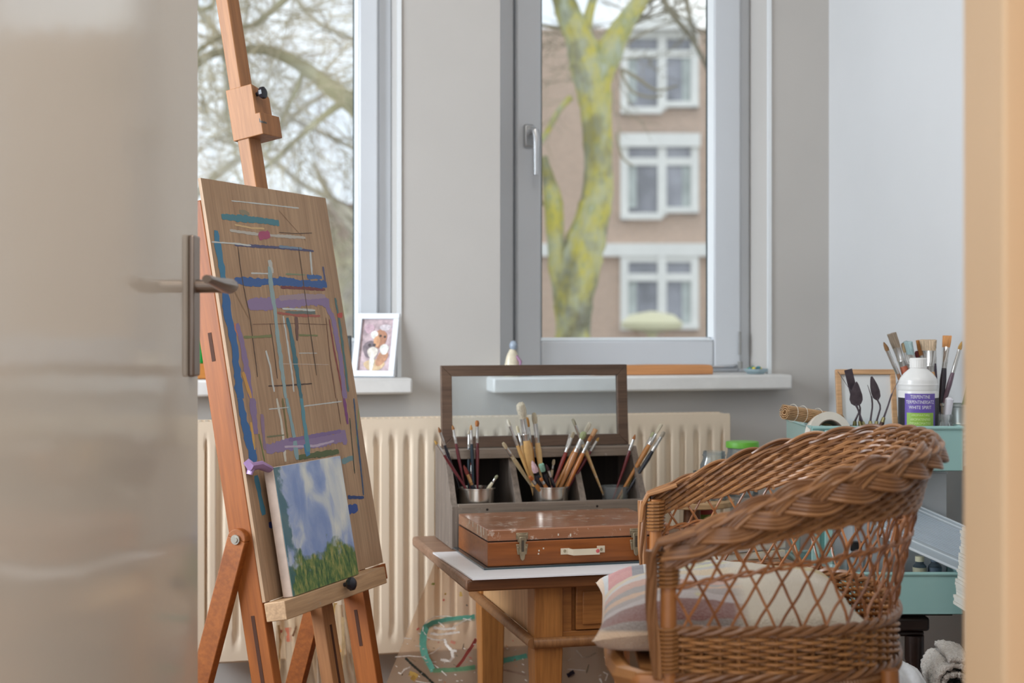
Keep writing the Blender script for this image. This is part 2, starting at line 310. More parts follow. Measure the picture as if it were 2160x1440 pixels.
# ------------------------------------------------------------------ outside: building, trees
def outside():
    ZB = 34.0; sc = ZB/FP
    o = CF(0, ZB, 0); Mb = frame_from(o, RV, UP)                     # local x right, y up, -z away... facade in the xy plane
    n = Mb.to_3x3() @ Vector((0, 0, 1)); sg = -1 if n.dot(FV) > 0 else 1
    X = lambda px: (px-1080)*sc
    Zz = lambda py: H+(HZ-py)*sc
    r = thing('apartment_building', 'red brick apartment building with white window frames across the street', 'building', CF(2, ZB, -5))
    m, nt, b, N, L = newmat('brick_facade'); tcn = N('ShaderNodeTexCoord'); bt = N('ShaderNodeTexBrick'); bt.inputs['Scale'].default_value = 5
    bt.inputs['Color1'].default_value = lin((206, 174, 152)); bt.inputs['Color2'].default_value = lin((188, 158, 138)); bt.inputs['Mortar'].default_value = lin((214, 198, 182)); bt.inputs['Mortar Size'].default_value = .03
    L(tcn.outputs['Object'], bt.inputs['Vector']); L(bt.outputs[0], b.inputs['Base Color']); b.inputs['Roughness'].default_value = .9
    def bx(bm, x0, x1, y0, y1, d0, d1): bm.box(X(x0), X(x1), Zz(y1), Zz(y0), min(d0*sg, d1*sg), max(d0*sg, d1*sg))
    b = MB(); bx(b, 980, 2600, 60, 1300, -8, 0); b.build('brick_wall', m, r, Mb, smooth=0)
    wm = M_('facade_white', (238, 236, 230), .5, var=.02, scale=2); gm = M_('facade_glass', (150, 150, 158), .12, var=.25, scale=.9, spec=.8); cu = M_('facade_curtain', (190, 196, 192), .8, var=.1, scale=3)
    b = MB(); bx(b, 1140, 1700, 514, 541, 0, .22); b.build('stone_band', wm, r, Mb)
    b = MB(); bx(b, 1316, 1462, 46, 72, 0, .6); b.build('dormer_cornice', wm, r, Mb)
    for k, (x0, y0, y1, lintel) in enumerate(((1308, 72, 228, 0), (1308, 284, 450, 28), (1308, 541, 694, 0), (1620, 284, 450, 28), (1620, 541, 694, 0), (1620, 72, 228, 0))):
        x1 = x0+164; xm = (x0+x1)/2+5; w = MB()
        yl = y1+(14 if k % 3 != 2 else 2)
        bx(w, x0, x0+16, y0, yl, 0, .18); bx(w, x1-16, x1, y0, y1, 0, .18); bx(w, xm-9, xm+9, y0, y1+(6 if k < 2 else 0), 0, .2)
        bx(w, x0, x1, y0, y0+12, 0, .16); bx(w, x0, x1, y0+36+lintel/2, y0+52+lintel/2, 0, .17); bx(w, xm, x1, y1-12, y1, 0, .22); bx(w, x0, xm, yl-14, yl, 0, .25)
        if lintel: bx(w, x0-2, x1+2, y0, y0+lintel, 0, .3)
        wo = w.build('window', wm, r, Mb)
        g = MB(); bx(g, x0+14, x1-14, y0+10, y1, 0, .06); g.build('pane', gm, wo, Mb, smooth=0)
        g = MB(); bx(g, x0+16, x0+34, y0+52, y1-12, .06, .09); g.build('curtain', cu, wo, Mb, smooth=0); g = MB(); bx(g, x1-34, x1-16, y0+52, y1-12, .06, .09); g.build('curtain', cu, wo, Mb, smooth=0)
    # pale house low behind the left window
    o2 = CF(0, 40, 0); Mh = frame_from(o2, RV, UP); s2 = 40/FP
    r = thing('pale_house', 'pale rendered house behind the bare branches in the left window', 'house', CF(-6, 40, -5))
    b = MB(); b.box((150-1080)*s2, (752-1080)*s2, -6, H+(HZ-560)*s2, -.1, .1); b.build('wall', M_('house_render', (205, 196, 184), .9, var=.1, scale=1.2), r, Mh, smooth=0)
    b = MB(); b.prism([((140-1080)*s2, H+(HZ-560)*s2, -.3), ((790-1080)*s2, H+(HZ-560)*s2, -.3), ((760-1080)*s2, H+(HZ-430)*s2, -.2), ((330-1080)*s2, H+(HZ-430)*s2, -.2)], (0, 0, .5)); b.build('roof', M_('house_roof', (178, 158, 146), .9, var=.12, scale=2), r, Mh, smooth=0)
    # soft green hedge/lamp in front of the building
    p = PZ(1375, 690, 20); b = MB(); b.lathe([(.02, .22), (.3, .17), (.42, .06), (.4, -.02), (.12, -.06), (.06, -.1), (.05, -6.9)], p, 20)
    tag(b.build('street_lamp', M_('lamp_shade_cream', (214, 208, 172), .5, var=.02)), 'cream mushroom-shaped street lamp head in front of the lowest building window', 'lamp')
    tag(MB().box(-60, 60, 5, 60, -5.6, -5.5).build('street', M_('street_grey', (120, 118, 112), .9), smooth=0), kind='structure')
    # ---- trees
    bark, nt, b, N, L = newmat('mossy_bark')
    f = noise(nt, 4.2, vec=(1, 1, .6), detail=6, rough=.7); f2 = noise(nt, 9, vec=(1, 1, .6), detail=5, off=(3, 2, 1), rough=.7); f3 = noise(nt, 2.6, detail=4, off=(9, 3, 1))
    c = ramp(nt, f, [(.32, (104, 94, 78)), (.43, (150, 146, 104)), (.53, (190, 176, 74)), (.60, (150, 152, 96)), (.70, (188, 192, 170))])
    c = mixc(nt, ramp(nt, f2, [(.42, (0, 0, 0)), (.60, (200, 200, 200))]), c, lin((172, 176, 160)))
    c = mixc(nt, ramp(nt, f3, [(.54, (0, 0, 0)), (.62, (190, 190, 190))]), c, lin((78, 76, 66)))
    L(c, b.inputs['Base Color']); b.inputs['Roughness'].default_value = .95
    twig = M_('twig_bark', (150, 140, 116), .9, var=.25, scale=.9)
    ZT = 9.0
    def path(pts, Z=ZT, zr=0): return [PZ(x, y, Z+zr*math.sin(i)) for i, (x, y, *_) in enumerate(pts)]
    def smoothp(pts, k=4):
        out = []
        n = len(pts)
        for i in range(n-1):
            p0, p1, p2, p3 = pts[max(i-1, 0)], pts[i], pts[i+1], pts[min(i+2, n-1)]
            for j in range(k):
                t = j/k; out.append(tuple(.5*((2*b_)+(-a_+c_)*t+(2*a_-5*b_+4*c_-d_)*t*t+(-a_+3*b_-3*c_+d_)*t**3) for a_, b_, c_, d_ in zip(p0, p1, p2, p3)))
        out.append(pts[-1]); return out
    def limb(bm, pts, Z=ZT, n=9, wob=.06):                           # pts: px, py, half width in px
        P = smoothp(pts, 5); s = Z/FP*(.88 if Z == ZT else 1)
        bm.tube([PZ(x, y, Z) for x, y, w in P], [w*s*(1+random.uniform(-wob, wob)) for x, y, w in P], n)
    def spray(bm, p, d, ln, r, depth, spread=.55):
        k = 4; pts = [p]; q = Vector(p); dd = Vector(d).normalized()
        for i in range(k):
            dd = (dd+Vector((random.gauss(0, .16), random.gauss(0, .16), random.gauss(0, .12)))).normalized(); q = q+dd*(ln/k); pts.append(q)
        bm.tube(pts, [r*(1-.5*i/k) for i in range(k+1)], 4 if r < .02 else 6, cap=False)
        if depth:
            for i in range(1, k+1):
                for _ in range(1 if i < k else 2):
                    nd = (dd+Vector((random.gauss(0, spread), random.gauss(0, spread*.6), random.gauss(0, spread)))).normalized()
                    spray(bm, pts[i], nd, ln*random.uniform(.5, .75), max(r*.55, .0032), depth-1, spread)
    r = thing('mossy_tree', 'thick moss-covered forked tree trunk just outside the right window', 'tree', PZ(1210, 760, ZT)-UP*5)
    t = MB()
    limb(t, [(1205, 2400, 66), (1208, 900, 50), (1210, 700, 45), (1212, 620, 50), (1228, 540, 52), (1250, 460, 44), (1262, 400, 38), (1262, 320, 36), (1258, 240, 38), (1252, 180, 44), (1240, 130, 46), (1222, 80, 36), (1196, 20, 30), (1175, -60, 26)])
    t.build('trunk', bark, r)
    for pts in ([(1250, 190, 36), (1275, 130, 36), (1305, 70, 28), (1345, 10, 22), (1400, -70, 18)],
                [(1212, 690, 44), (1196, 630, 32), (1180, 570, 25), (1172, 500, 22), (1168, 430, 24), (1158, 380, 16), (1146, 330, 10)],
                [(1225, 110, 20), (1240, 40, 13), (1262, -40, 10)], [(1205, 205, 8), (1180, 232, 7), (1150, 285, 7), (1120, 330, 6)]):
        t = MB(); limb(t, pts); t.build('limb', bark, r)
    t = MB()
    for x, y, dx, dz, ln in ((1190, 60, -1, .2, .5), (1340, 20, 1, .3, .5), (1300, 80, .8, .6, .4), (1180, 0, -.6, .5, .5), (1165, 440, -.5, .3, .2)):
        spray(t, PZ(x, y, ZT), RV*dx+UP*dz+FV*random.uniform(-.3, .3), ln, .012, 3)
    t.build('twigs', twig, r)
    r = thing('slender_tree', 'thin bare branches arching down at the upper right of the right window', 'tree', PZ(1390, 760, 12)-UP*6)
    t = MB()
    for pts in ([(1380, -60, 10), (1400, 0, 8), (1430, 45, 7), (1455, 75, 6), (1475, 110, 5), (1500, 160, 5)], [(1440, -60, 6), (1448, 0, 6), (1456, 40, 5), (1470, 90, 3)],
                [(1310, 145, 4), (1345, 165, 4), (1385, 190, 3), (1430, 180, 2)], [(1310, 150, 4), (1330, 190, 3), (1370, 205, 3), (1400, 200, 2)], [(1300, 280, 3), (1312, 330, 3), (1335, 350, 2)]):
        limb(t, pts, 12, 6)
    for x, y in ((1400, 0), (1430, 45), (1448, 0), (1460, 60)): spray(t, PZ(x, y, 12), RV*random.uniform(-1, 1)-UP*.4, .7, .009, 3)
    limb(t, [(1380, -60, 10), (1330, -260, 16), (1300, -700, 20)], 12, 6)
    t.build('branches', twig, r)
    # tangled crown seen through the left window
    for ti, (Z, lab, limbs, nsp, seed) in enumerate((
        (8.5, 'bare tree in the left window with a thick bough running down to the right', [
            [(380, 170, 9), (440, 118, 9), (500, 106, 10), (560, 106, 11), (620, 130, 14), (680, 172, 18), (735, 215, 20), (800, 270, 24), (880, 340, 28)],
            [(760, 190, 9), (730, 210, 8), (670, 255, 7), (620, 300, 6), (570, 345, 5), (520, 380, 4)],
            [(500, 60, 6), (540, 50, 6), (570, 25, 7), (610, -10, 8), (660, -60, 9)],
            [(400, 140, 6), (420, 105, 6), (470, 75, 5), (500, 55, 4)],
            [(470, 110, 5), (480, 180, 4), (478, 240, 4), (500, 330, 3)], [(640, 150, 6), (620, 200, 5), (590, 260, 4), (560, 330, 3)],
            [(400, 20, 5), (450, 10, 6), (440, -60, 7)]], 60, 11),
        (12.5, 'bare tree standing farther back in the left window with fine crossing twigs', [
            [(300, 500, 12), (400, 420, 10), (480, 350, 8), (560, 300, 7), (650, 220, 6), (760, 160, 4)],
            [(380, -30, 9), (450, 60, 8), (520, 160, 7), (600, 240, 6), (700, 290, 5), (780, 330, 4)],
            [(760, 470, 10), (700, 420, 8), (640, 390, 7), (560, 330, 6), (450, 290, 5)],
            [(800, 560, 10), (740, 480, 9), (700, 420, 7), (660, 340, 5)], [(600, -40, 7), (660, 40, 6), (740, 80, 5), (800, 110, 4)]], 50, 5))):
        random.seed(seed)
        r = thing('bare_tree', lab, 'tree', PZ(900, 760, Z)-UP*5)
        t = MB()
        for pts in limbs: limb(t, pts, Z, 7)
        limb(t, [(880, 340, 28), (1010, 500, 34), (1040, 900, 42), (1040, 2300, 60)] if ti == 0 else [(300, 500, 12), (200, 700, 22), (180, 1200, 30), (180, 2400, 44)], Z, 8)
        t.build('boughs', M_('bough_bark_%d' % ti, ((172, 166, 134), (190, 182, 162))[ti], .95, var=.25, scale=2), r)
        t = MB()
        for k in range(nsp):
            pl = random.choice(limbs); i = random.randrange(len(pl)-1); u = random.random()
            x = pl[i][0]*(1-u)+pl[i+1][0]*u; y = pl[i][1]*(1-u)+pl[i+1][1]*u
            if x > 840: continue
            spray(t, PZ(x, y, Z+random.uniform(-.4, .4)), RV*random.uniform(-1, 1)+UP*random.uniform(-1, 1)+FV*random.uniform(-.4, .4), random.uniform(.35, .7)*Z/9, .0034*Z/9, 2)
        t.build('twigs', M_('fine_twig_%d' % ti, ((190, 178, 150), (204, 194, 180))[ti], .95, var=.3, scale=1.5), r, smooth=0)
    random.seed(9)
    r = tag(bpy.data.objects.new('shrub', None), 'low tangle of pale bare shrubs at the foot of the left window', 'shrub'); COL.objects.link(r); place(r, None, Matrix.Translation(PZ(640, 760, 18)-UP*5))
    t = MB()
    for k in range(46): spray(t, PZ(random.uniform(380, 780), random.uniform(590, 740), random.uniform(16, 20)), RV*random.gauss(0, .6)+UP, random.uniform(.5, .9), .012, 2)
    for k in range(9): x = 400+44*k; t.tube([Vector((PZ(x, 700, 18).x, PZ(x, 700, 18).y, -5.5)), PZ(x+random.uniform(-20, 20), 760, 18), PZ(x+random.uniform(-30, 30), 640, 18)], [.05, .03, .01], 6)
    t.build('twigs', M_('shrub_twig', (196, 190, 160), .95, var=.3, scale=1.2), r, smooth=0)
outside()
# ------------------------------------------------------------------ easel, board and canvas
def easel():
    BL = PZ(560, 1270, 2.5); a = math.radians(21.5); t = math.radians(10.1)
    D = (RV*math.sin(a)+FV*math.cos(a)).normalized(); Nn = (RV*math.cos(a)-FV*math.sin(a)).normalized()
    V = (UP*math.cos(t)-Nn*math.sin(t)).normalized(); Wn = (Nn*math.cos(t)+UP*math.sin(t)).normalized()
    E = Matrix((D, V, Wn)).transposed().to_4x4(); E.translation = BL; Ei = E.inverted()
    def uv(px, py, w):                                               # where the sight line meets the plane w above the board plane
        o = Ei @ CAM; d = Ei.to_3x3() @ ray(px, py); k = (w-o.z)/d.z; p = o+d*k; return p.x, p.y
    WB, LB = .447, .738
    or1 = wood('easel_beech', (132, 68, 20), (166, 94, 36), axis=1, rough=.55, scale=16, dark=(128, 66, 22))
    or2 = wood('easel_mast_beech', (144, 92, 52), (172, 120, 76), axis=1, rough=.55, scale=16)
    gp = uv(532, 1282, -.03)[0]; mu = uv(664, 1300, -.04)[0]; ru = uv(752, 1262, -.03)[0]
    vf = -BL.z/V.z                                                    # where the slanted posts reach the floor
    base = E @ Vector((mu, vf, -.03))
    r = thing('studio_easel', 'orange-brown wooden studio easel with slotted legs holding the paint-stained board', 'easel', base)
    dk = M_('slot_dark', (70, 36, 16), .8, var=0)
    w0, w1 = -.052, -.0065
    def post(name, u, hw, v0, v1, wa, wb, slot, sm, mat):
        b = MB(); b.box(u-hw, u+hw, v0, v1, wa, wb); o = b.build(name, mat, r, E, bevel=.002)
        for kind, sa, sb in slot:
            g = MB(); wc = (wa+wb)/2
            if kind == 'side': g.box(u-hw-.0006, u-hw+.004, sa, sb, wc-.0035, wc+.0035)
            else: g.box(u-.0035, u+.0035, sa, sb, wb-.004, wb+.0006)
            g.build('slot', dk, o, E)
        return o
    top = uv(428, 500, -.03)[1]
    post('side_post', .012, .012, vf, top+.06, w0, w1, [('side', -.26, -.02), ('side', top-.22, top-.17)], 0, or1)
    post('side_post', ru, .012, vf, top-.1, w0, w1, [('side', -.145, -.075)], 0, or1)
    m0 = mu+.004
    ml = uv(500, -60, -.03)[1]
    post('mast', m0, .021, vf+.03, ml+.25, -.038, -.012, [('front', -.26, -.08)], 0, or2)
    b = MB().box(.02, ru+.012, -.012-.03, -.012, -.06, -.0525); b.build('cross_rail', or1, r, E, bevel=.002)
    # ledge (holds board and canvas)
    lg = wood('ledge_wood', (176, 140, 104), (204, 168, 130), axis=0, rough=.6, scale=20, spots=(150, 150, 140), spot_amt=.66)
    lu1 = uv(820, 1180, .052)[0]
    b = MB().box(-.006, WB+.012 if lu1 > WB+.05 else lu1, -.033, -.001, .0, .041)
    led = b.build('ledge', lg, r, E, bevel=.0015)
    b = MB().box(.008, WB+.008, -.033, -.003, -.007, .0); b.build('ledge_back', or1, led, E)
    kn = M_('knob_black', (34, 34, 42), .3, var=.05)
    ku, kv = uv(733, 1232, .048); b = MB()
    b.tube([(ku, kv, .038), (ku, kv, .052)], .004, 8); b.lathe([(.0, .0), (.009, .001), (.0125, .006), (.012, .012), (.007, .016), (0, .017)], (ku, kv, .048), 10); b.build('wing_knob', kn, r, E)
    # sliding clamp on the mast
    cu, cv = m0, uv(530, 225, .0)[1]; b = MB()
    k0 = uv(545, 178, .012)[1]; k1 = uv(560, 283, .012)[1]; km = uv(555, 242, .012)[1]
    b.prism([(cu-.024, k1+.012, -.045), (cu-.024, k0-.002, -.045), (cu+.024, k0-.012, -.045), (cu+.036, k0-.022, -.045), (cu+.036, k1+.012, -.045)], (0, 0, .057))
    cl = b.build('mast_clamp', or2, r, E, bevel=.0015)
    b = MB().box(cu-.024, cu+.046, k1-.004, km, -.045, .021); lp = b.build('clamp_lip', or2, cl, E, bevel=.0015)
    kx, ky = uv(549, 197, .02); b = MB(); b.tube([(kx, ky, .01), (kx, ky, .022)], .004, 8)
    b.lathe([(0, 0), (.008, .001), (.0115, .005), (.0115, .011), (.006, .014), (0, .0145)], (kx, ky, .018), 9); b.build('clamp_knob', kn, cl, E)
    b = MB(); x0, y0 = uv(548, 258, .0216)
    for i, (dx, h) in enumerate(((0, .008), (.0045, .004), (.009, .005), (.0135, .004), (.018, .005), (.0225, .004))):
        b.tube([(x0+dx, y0, .0214), (x0+dx+.001, y0+h, .0214), (x0+dx+.0035, y0+.001, .0214)], .0005, 4)
    b.build('stamped_mark', M_('ink_grey', (86, 104, 112), .7, var=0), lp, E)
    # hinged rear struts
    for k, (px, py, qx, qy, u) in enumerate(((492, 1139, 424, 1445, -.004), (700, 1139, 624, 1440, ru-.016))):
        u0, v0 = uv(px, py, -.03); P = E @ Vector((u, v0, -.03)) if k == 0 else E @ Vector((u, uv(492, 1139, -.03)[1], -.03))
        g = PZ(qx, qy, (P-CAM).dot(FV)*(1.005 if k == 0 else 1.02)); dv = (g-P); q = P+dv*((P.z-.0)/(-dv.z))
        dirn = (q-P).normalized(); b = MB(); b.bar(P-dirn*.0, q, .020, .036, D)
        side = D.cross(dirn).normalized()
        b.prism([P+D*-.010+side*(.018*math.cos(x))-dirn*(.018*math.sin(x)) for x in [math.pi*i/10 for i in range(11)]], D*.020)
        st = b.build('rear_strut', or1, r, bevel=.0015)
        mm = MB(); mm.tube([P-D*.0105, P-D*.0135], .0085, 14); mm.tube([P-D*.0135, P-D*.0150], .005, 10); mm.build('pivot_bolt', M_('bolt_steel', (190, 184, 172), .35, .8, var=0), st)
    # ---- plywood board with its paint marks
    ply = wood('plywood', (162, 130, 102), (190, 158, 126), axis=1, rough=.6, scale=22, stretch=26, spots=(200, 184, 160), spot_amt=.74, dark=(150, 116, 86))
    cols = []; b = MB(); b.box(0, WB, 0, LB, -.006, 0)
    def stroke(pts, wpx, col, src=3, amt=.5, rag=.25):
        key = 'paint_%d_%d_%d' % tuple(col)
        if key not in cols: cols.append(key); paint(col, amt=amt, key=key)
        b.cur = 1+cols.index(key)
        sc, ox, oy = (2.88, 380, 340) if src == 3 else (2.4, 400, 840)
        P = [Vector(uv(ox+x/sc, oy+y/sc, .0)+(0,)) for x, y in pts]; Q = []
        for i in range(len(P)-1):
            L_ = (P[i+1]-P[i]).length; k = max(2, int(L_/.006))
            for j in range(k): Q.append(P[i].lerp(P[i+1], j/k))
        Q.append(P[-1]); n = len(Q); vs = []
        horiz = abs(P[-1].x-P[0].x) > abs(P[-1].y-P[0].y)
        hw = wpx/sc/FP*2.72/2*(1.35 if horiz else 2.5)
        z = .0004+.00004*random.random()
        for i, q in enumerate(Q):
            T = (Q[min(i+1, n-1)]-Q[max(i-1, 0)]).normalized(); nn = Vector((-T.y, T.x, 0)); e = min(1, .7+.3*min(i, n-1-i))
            wv = e*(.95+.12*math.sin(i*.31+len(pts)))
            for s_ in (1, -1):
                v = q+nn*(s_*hw*wv*(1+random.uniform(-rag, rag))); v.x = min(max(v.x, .001), WB-.001); vs.append((v.x, min(max(v.y, .001), LB-.001), z))
        b.add(vs, [(2*i, 2*i+1, 2*i+3, 2*i+2) for i in range(n-1)])
    T_ = (78, 128, 140); BL_ = (62, 96, 152); LV = (142, 122, 158); WH = (196, 198, 194); DK = (92, 72, 58)
    for a_ in ([[(250,335),(330,345),(480,358),(600,375)],30,T_], [[(360,305),(420,320)],20,(140,130,108)], [[(310,240),(520,262),(720,285)],6,WH], [[(330,385),(430,405),(510,410)],9,(206,176,130)],
        [[(300,420),(480,445),(620,455),(760,465)],14,(186,180,170)], [[(478,465),(510,445),(545,448)],44,(168,80,112)], [[(600,432),(700,440),(800,436)],4,DK],
        [[(190,490),(330,500),(430,512)],8,WH], [[(330,507),(520,520),(650,528),(810,545)],13,(84,84,116)], [[(600,518),(740,530)],12,(120,140,160)],
        [[(215,420),(222,480),(235,560),(250,640),(262,720),(268,800)],24,(66,124,156)], [[(330,722),(450,735),(600,730),(750,742),(890,748)],36,BL_], [[(600,712),(700,728)],22,BL_], [[(770,700),(860,705)],22,(70,104,156)], [[(868,640),(880,740)],10,(90,90,120)],
        [[(610,765),(740,770),(880,780)],15,(122,66,66)], [[(410,870),(560,865),(720,850),(860,850),(905,862)],50,LV], [[(600,830),(740,822),(880,820)],26,(160,140,150)],
        [[(880,860),(930,960),(950,1080),(975,1200),(1000,1440)],24,LV], [[(905,960),(935,1150),(965,1300),(990,1440)],8,(140,70,70)], [[(345,985),(375,1100),(400,1240),(430,1440)],22,(136,116,152)], [[(335,985),(345,1060)],14,(196,120,84)],
        [[(270,780),(280,880),(300,980),(325,1100),(340,1240),(365,1440)],32,(58,104,158)], [[(590,920),(700,935),(850,940)],12,(168,96,84)], [[(620,895),(720,900),(820,905)],10,WH], [[(640,920),(820,918)],16,(106,116,110)],
        [[(540,640),(550,760),(575,900),(590,1050),(610,1200),(640,1440)],19,(146,168,170)], [[(625,940),(650,1100),(680,1300),(690,1400)],9,WH], [[(650,950),(675,1060),(700,1220),(735,1440)],20,(70,114,126)],
        [[(705,945),(710,1090)],15,(112,84,76)], [[(385,1068),(480,1066),(560,1060)],12,(124,128,84)], [[(720,1056),(835,1058)],10,(124,128,84)],
        [[(350,520),(365,640),(380,740),(425,960),(470,1310)],4,DK], [[(545,985),(570,1150),(590,1320)],4,DK], [[(718,520),(740,680),(770,900),(800,1100),(828,1300)],4,DK], [[(885,950),(910,1200),(945,1440)],5,(120,84,64)],
        [[(535,1365),(640,1362),(800,1350)],7,(84,62,50)], [[(440,990),(700,985),(900,992)],3,(120,88,70)], [[(940,830),(965,960),(990,1150),(1020,1400)],12,(84,116,116)], [[(985,1100),(1015,1300)],6,(110,130,90)], [[(955,940),(985,930)],26,(186,84,74)],
        [[(790,550),(800,690)],9,WH], [[(520,1150),(545,1240),(570,1400)],9,WH], [[(195,790),(220,950),(270,1250)],9,(192,170,146)], [[(430,680),(560,684)],8,WH], [[(540,600),(560,680)],18,(186,186,180)], [[(330,790),(420,960)],5,(150,120,90)], [[(380,1280),(430,1440)],14,(200,150,80)],
        [[(640,685),(760,690)],8,(130,140,110)], [[(600,1230),(900,1235)],3,(196,180,166)], [[(720,1165),(830,1165)],4,WH], [[(600,300),(760,480)],3,(140,108,80)]): stroke(*a_)
    for a_ in ([[(255,0),(275,120),(310,240),(325,330)],27,(58,104,158)], [[(335,390),(350,470),(375,590)],18,(76,128,150)], [[(315,0),(335,180)],22,(136,116,152)], [[(365,80),(380,260)],12,(140,116,140)], [[(310,120),(330,260)],8,(206,160,86)],
        [[(385,258),(480,238),(620,225),(790,195)],40,LV], [[(500,212),(620,192),(765,165)],16,(128,108,152)], [[(480,245),(640,240),(730,215)],9,(186,170,190)], [[(490,0),(520,150),(545,310)],14,(136,164,170)], [[(565,0),(580,120),(600,270)],16,(92,144,158)], [[(585,230),(600,290)],22,(70,130,170)],
        [[(440,0),(465,130),(485,320)],9,(206,200,186)], [[(470,0),(495,200)],8,(120,110,70)], [[(545,300),(640,285),(755,270)],22,(92,104,70)], [[(780,0),(800,130)],14,(126,72,124)], [[(830,0),(850,200),(880,490)],7,(62,88,120)], [[(800,500),(882,502)],14,(52,74,124)],
        [[(800,565),(850,552)],34,(56,84,150)], [[(810,100),(835,380)],4,(60,70,60)], [[(775,160),(785,235)],22,LV], [[(400,640),(430,640)],20,(50,64,120)], [[(575,40),(770,15)],5,WH], [[(400,55),(500,45)],4,WH], [[(860,0),(845,200),(870,380)],4,(140,160,110)],
        [[(770,320),(830,300)],22,(116,146,150)], [[(745,0),(765,130)],4,(120,90,70)], [[(390,195),(480,185)],6,(120,120,90)], [[(350,180),(380,320)],5,(110,120,70)]): stroke(*a_, src=4)
    bo = b.build('painting_board', [ply]+[MC[k] for k in cols], None, E, bevel=0, smooth=0)
    tag(bo, 'tall plywood board covered in stray paint lines standing on the easel', 'board')
    # ---- small canvas
    cs = [uv(x, y, .034) for x, y in ((573, 986), (717.5, 960), (754, 1196), (619, 1246))]
    u0 = (cs[0][0]+cs[3][0])/2; u1 = (cs[1][0]+cs[2][0])/2; v1 = (cs[0][1]+cs[1][1])/2; v0 = -.0005
    m, nt, bs, N, L = newmat('cloud_painting'); cw, ch = u1-u0, v1-v0
    tcn = N('ShaderNodeTexCoord'); sx = N('ShaderNodeSeparateXYZ'); L(tcn.outputs['Object'], sx.inputs[0])
    n1 = noise(nt, 11, vec=(1.3, .8, 1), detail=5, off=(.3, .1, 0), dist=.6); n2 = noise(nt, 60, vec=(1, .7, 1), detail=4); n3 = noise(nt, 130, vec=(1, .35, 1), detail=4, rough=.7); n4 = noise(nt, 24, detail=4, off=(2, 1, 0))
    sky = ramp(nt, n1, [(.34, (132, 154, 202)), (.45, (156, 174, 212)), (.54, (200, 208, 216)), (.66, (226, 228, 222))])
    sky = mixc(nt, ramp(nt, n2, [(.40, (0, 0, 0)), (.75, (90, 90, 90))]), sky, lin((224, 228, 230)))
    gr = ramp(nt, n3, [(.32, (54, 84, 62)), (.45, (84, 118, 70)), (.56, (128, 142, 82)), (.70, (178, 168, 104))])
    def math_(op, *a):
        n = N('ShaderNodeMath'); n.operation = op
        for i, x in enumerate(a):
            if hasattr(x, 'links'): L(x, n.inputs[i])
            else: n.inputs[i].default_value = x
        return n.outputs[0]
    pk = math_('MULTIPLY', math_('ABSOLUTE', math_('SUBTRACT', sx.outputs['X'], cw*.60)), .95)     # tree line peaks right of centre
    line = math_('ADD', math_('SUBTRACT', ch*.42, math_('MINIMUM', pk, ch*.14)), math_('MULTIPLY', math_('SUBTRACT', n4, .5), .12))
    f = math_('MULTIPLY', math_('SUBTRACT', line, sx.outputs['Y']), 70); f = math_('MINIMUM', math_('MAXIMUM', f, 0), 1)
    lf = math_('MULTIPLY', math_('SUBTRACT', math_('ADD', .012, math_('MULTIPLY', math_('SUBTRACT', n4, .42), .12)), sx.outputs['X']), 90); lf = math_('MINIMUM', math_('MAXIMUM', lf, 0), .85)
    c = mixc(nt, f, sky, gr); c = mixc(nt, lf, c, lin((64, 108, 112)))
    L(c, bs.inputs['Base Color']); bs.inputs['Roughness'].default_value = .45; bump(nt, bs, n3, .4, .002)
    Mc = E @ Matrix.Translation((u0, v0, .014))
    r2 = thing('canvas', 'small cloud and treetop painting on canvas resting on the easel ledge', 'painting', M=Mc)
    edge = M_('canvas_edge', (206, 186, 172), .8, var=.04, scale=60)
    MB().box(0, cw, 0, ch, 0, .0196).build('stretched_canvas', edge, r2, Mc, bevel=.0015)
    MB().box(.0008, cw-.0008, .0008, ch-.0008, .0197, .0206).build('painted_face', m, r2, Mc, smooth=0)
    # ---- lilac clip
    c0 = uv(528, 985, .01); c1 = uv(578, 990, .016); b = MB()
    Pa = Vector((c0[0], c0[1], .006)); Pb = Vector((u0+.012, c1[1]-.004, .03))
    b.tube([Pa+Vector((-.004, .012, 0)), Pa+Vector((0, .0, .006)), Pa.lerp(Pb, .35)+Vector((0, .006, .006)), Pa.lerp(Pb, .7)+Vector((0, .002, .004)), Pb], [.007, .011, .010, .008, .004], 10, flat=.6)
    b.tube([Pa+Vector((0, -.012, 0)), Pa+Vector((.004, 0, .004)), Pa.lerp(Pb, .5)+Vector((0, .010, .004))], [.006, .009, .004], 10, flat=.6)
    tag(b.build('ribbon', M_('lilac_ribbon', (166, 134, 178), .35, var=.08), None, E), 'lilac twisted ribbon knot at the upper left corner of the small canvas', 'ribbon')
easel()
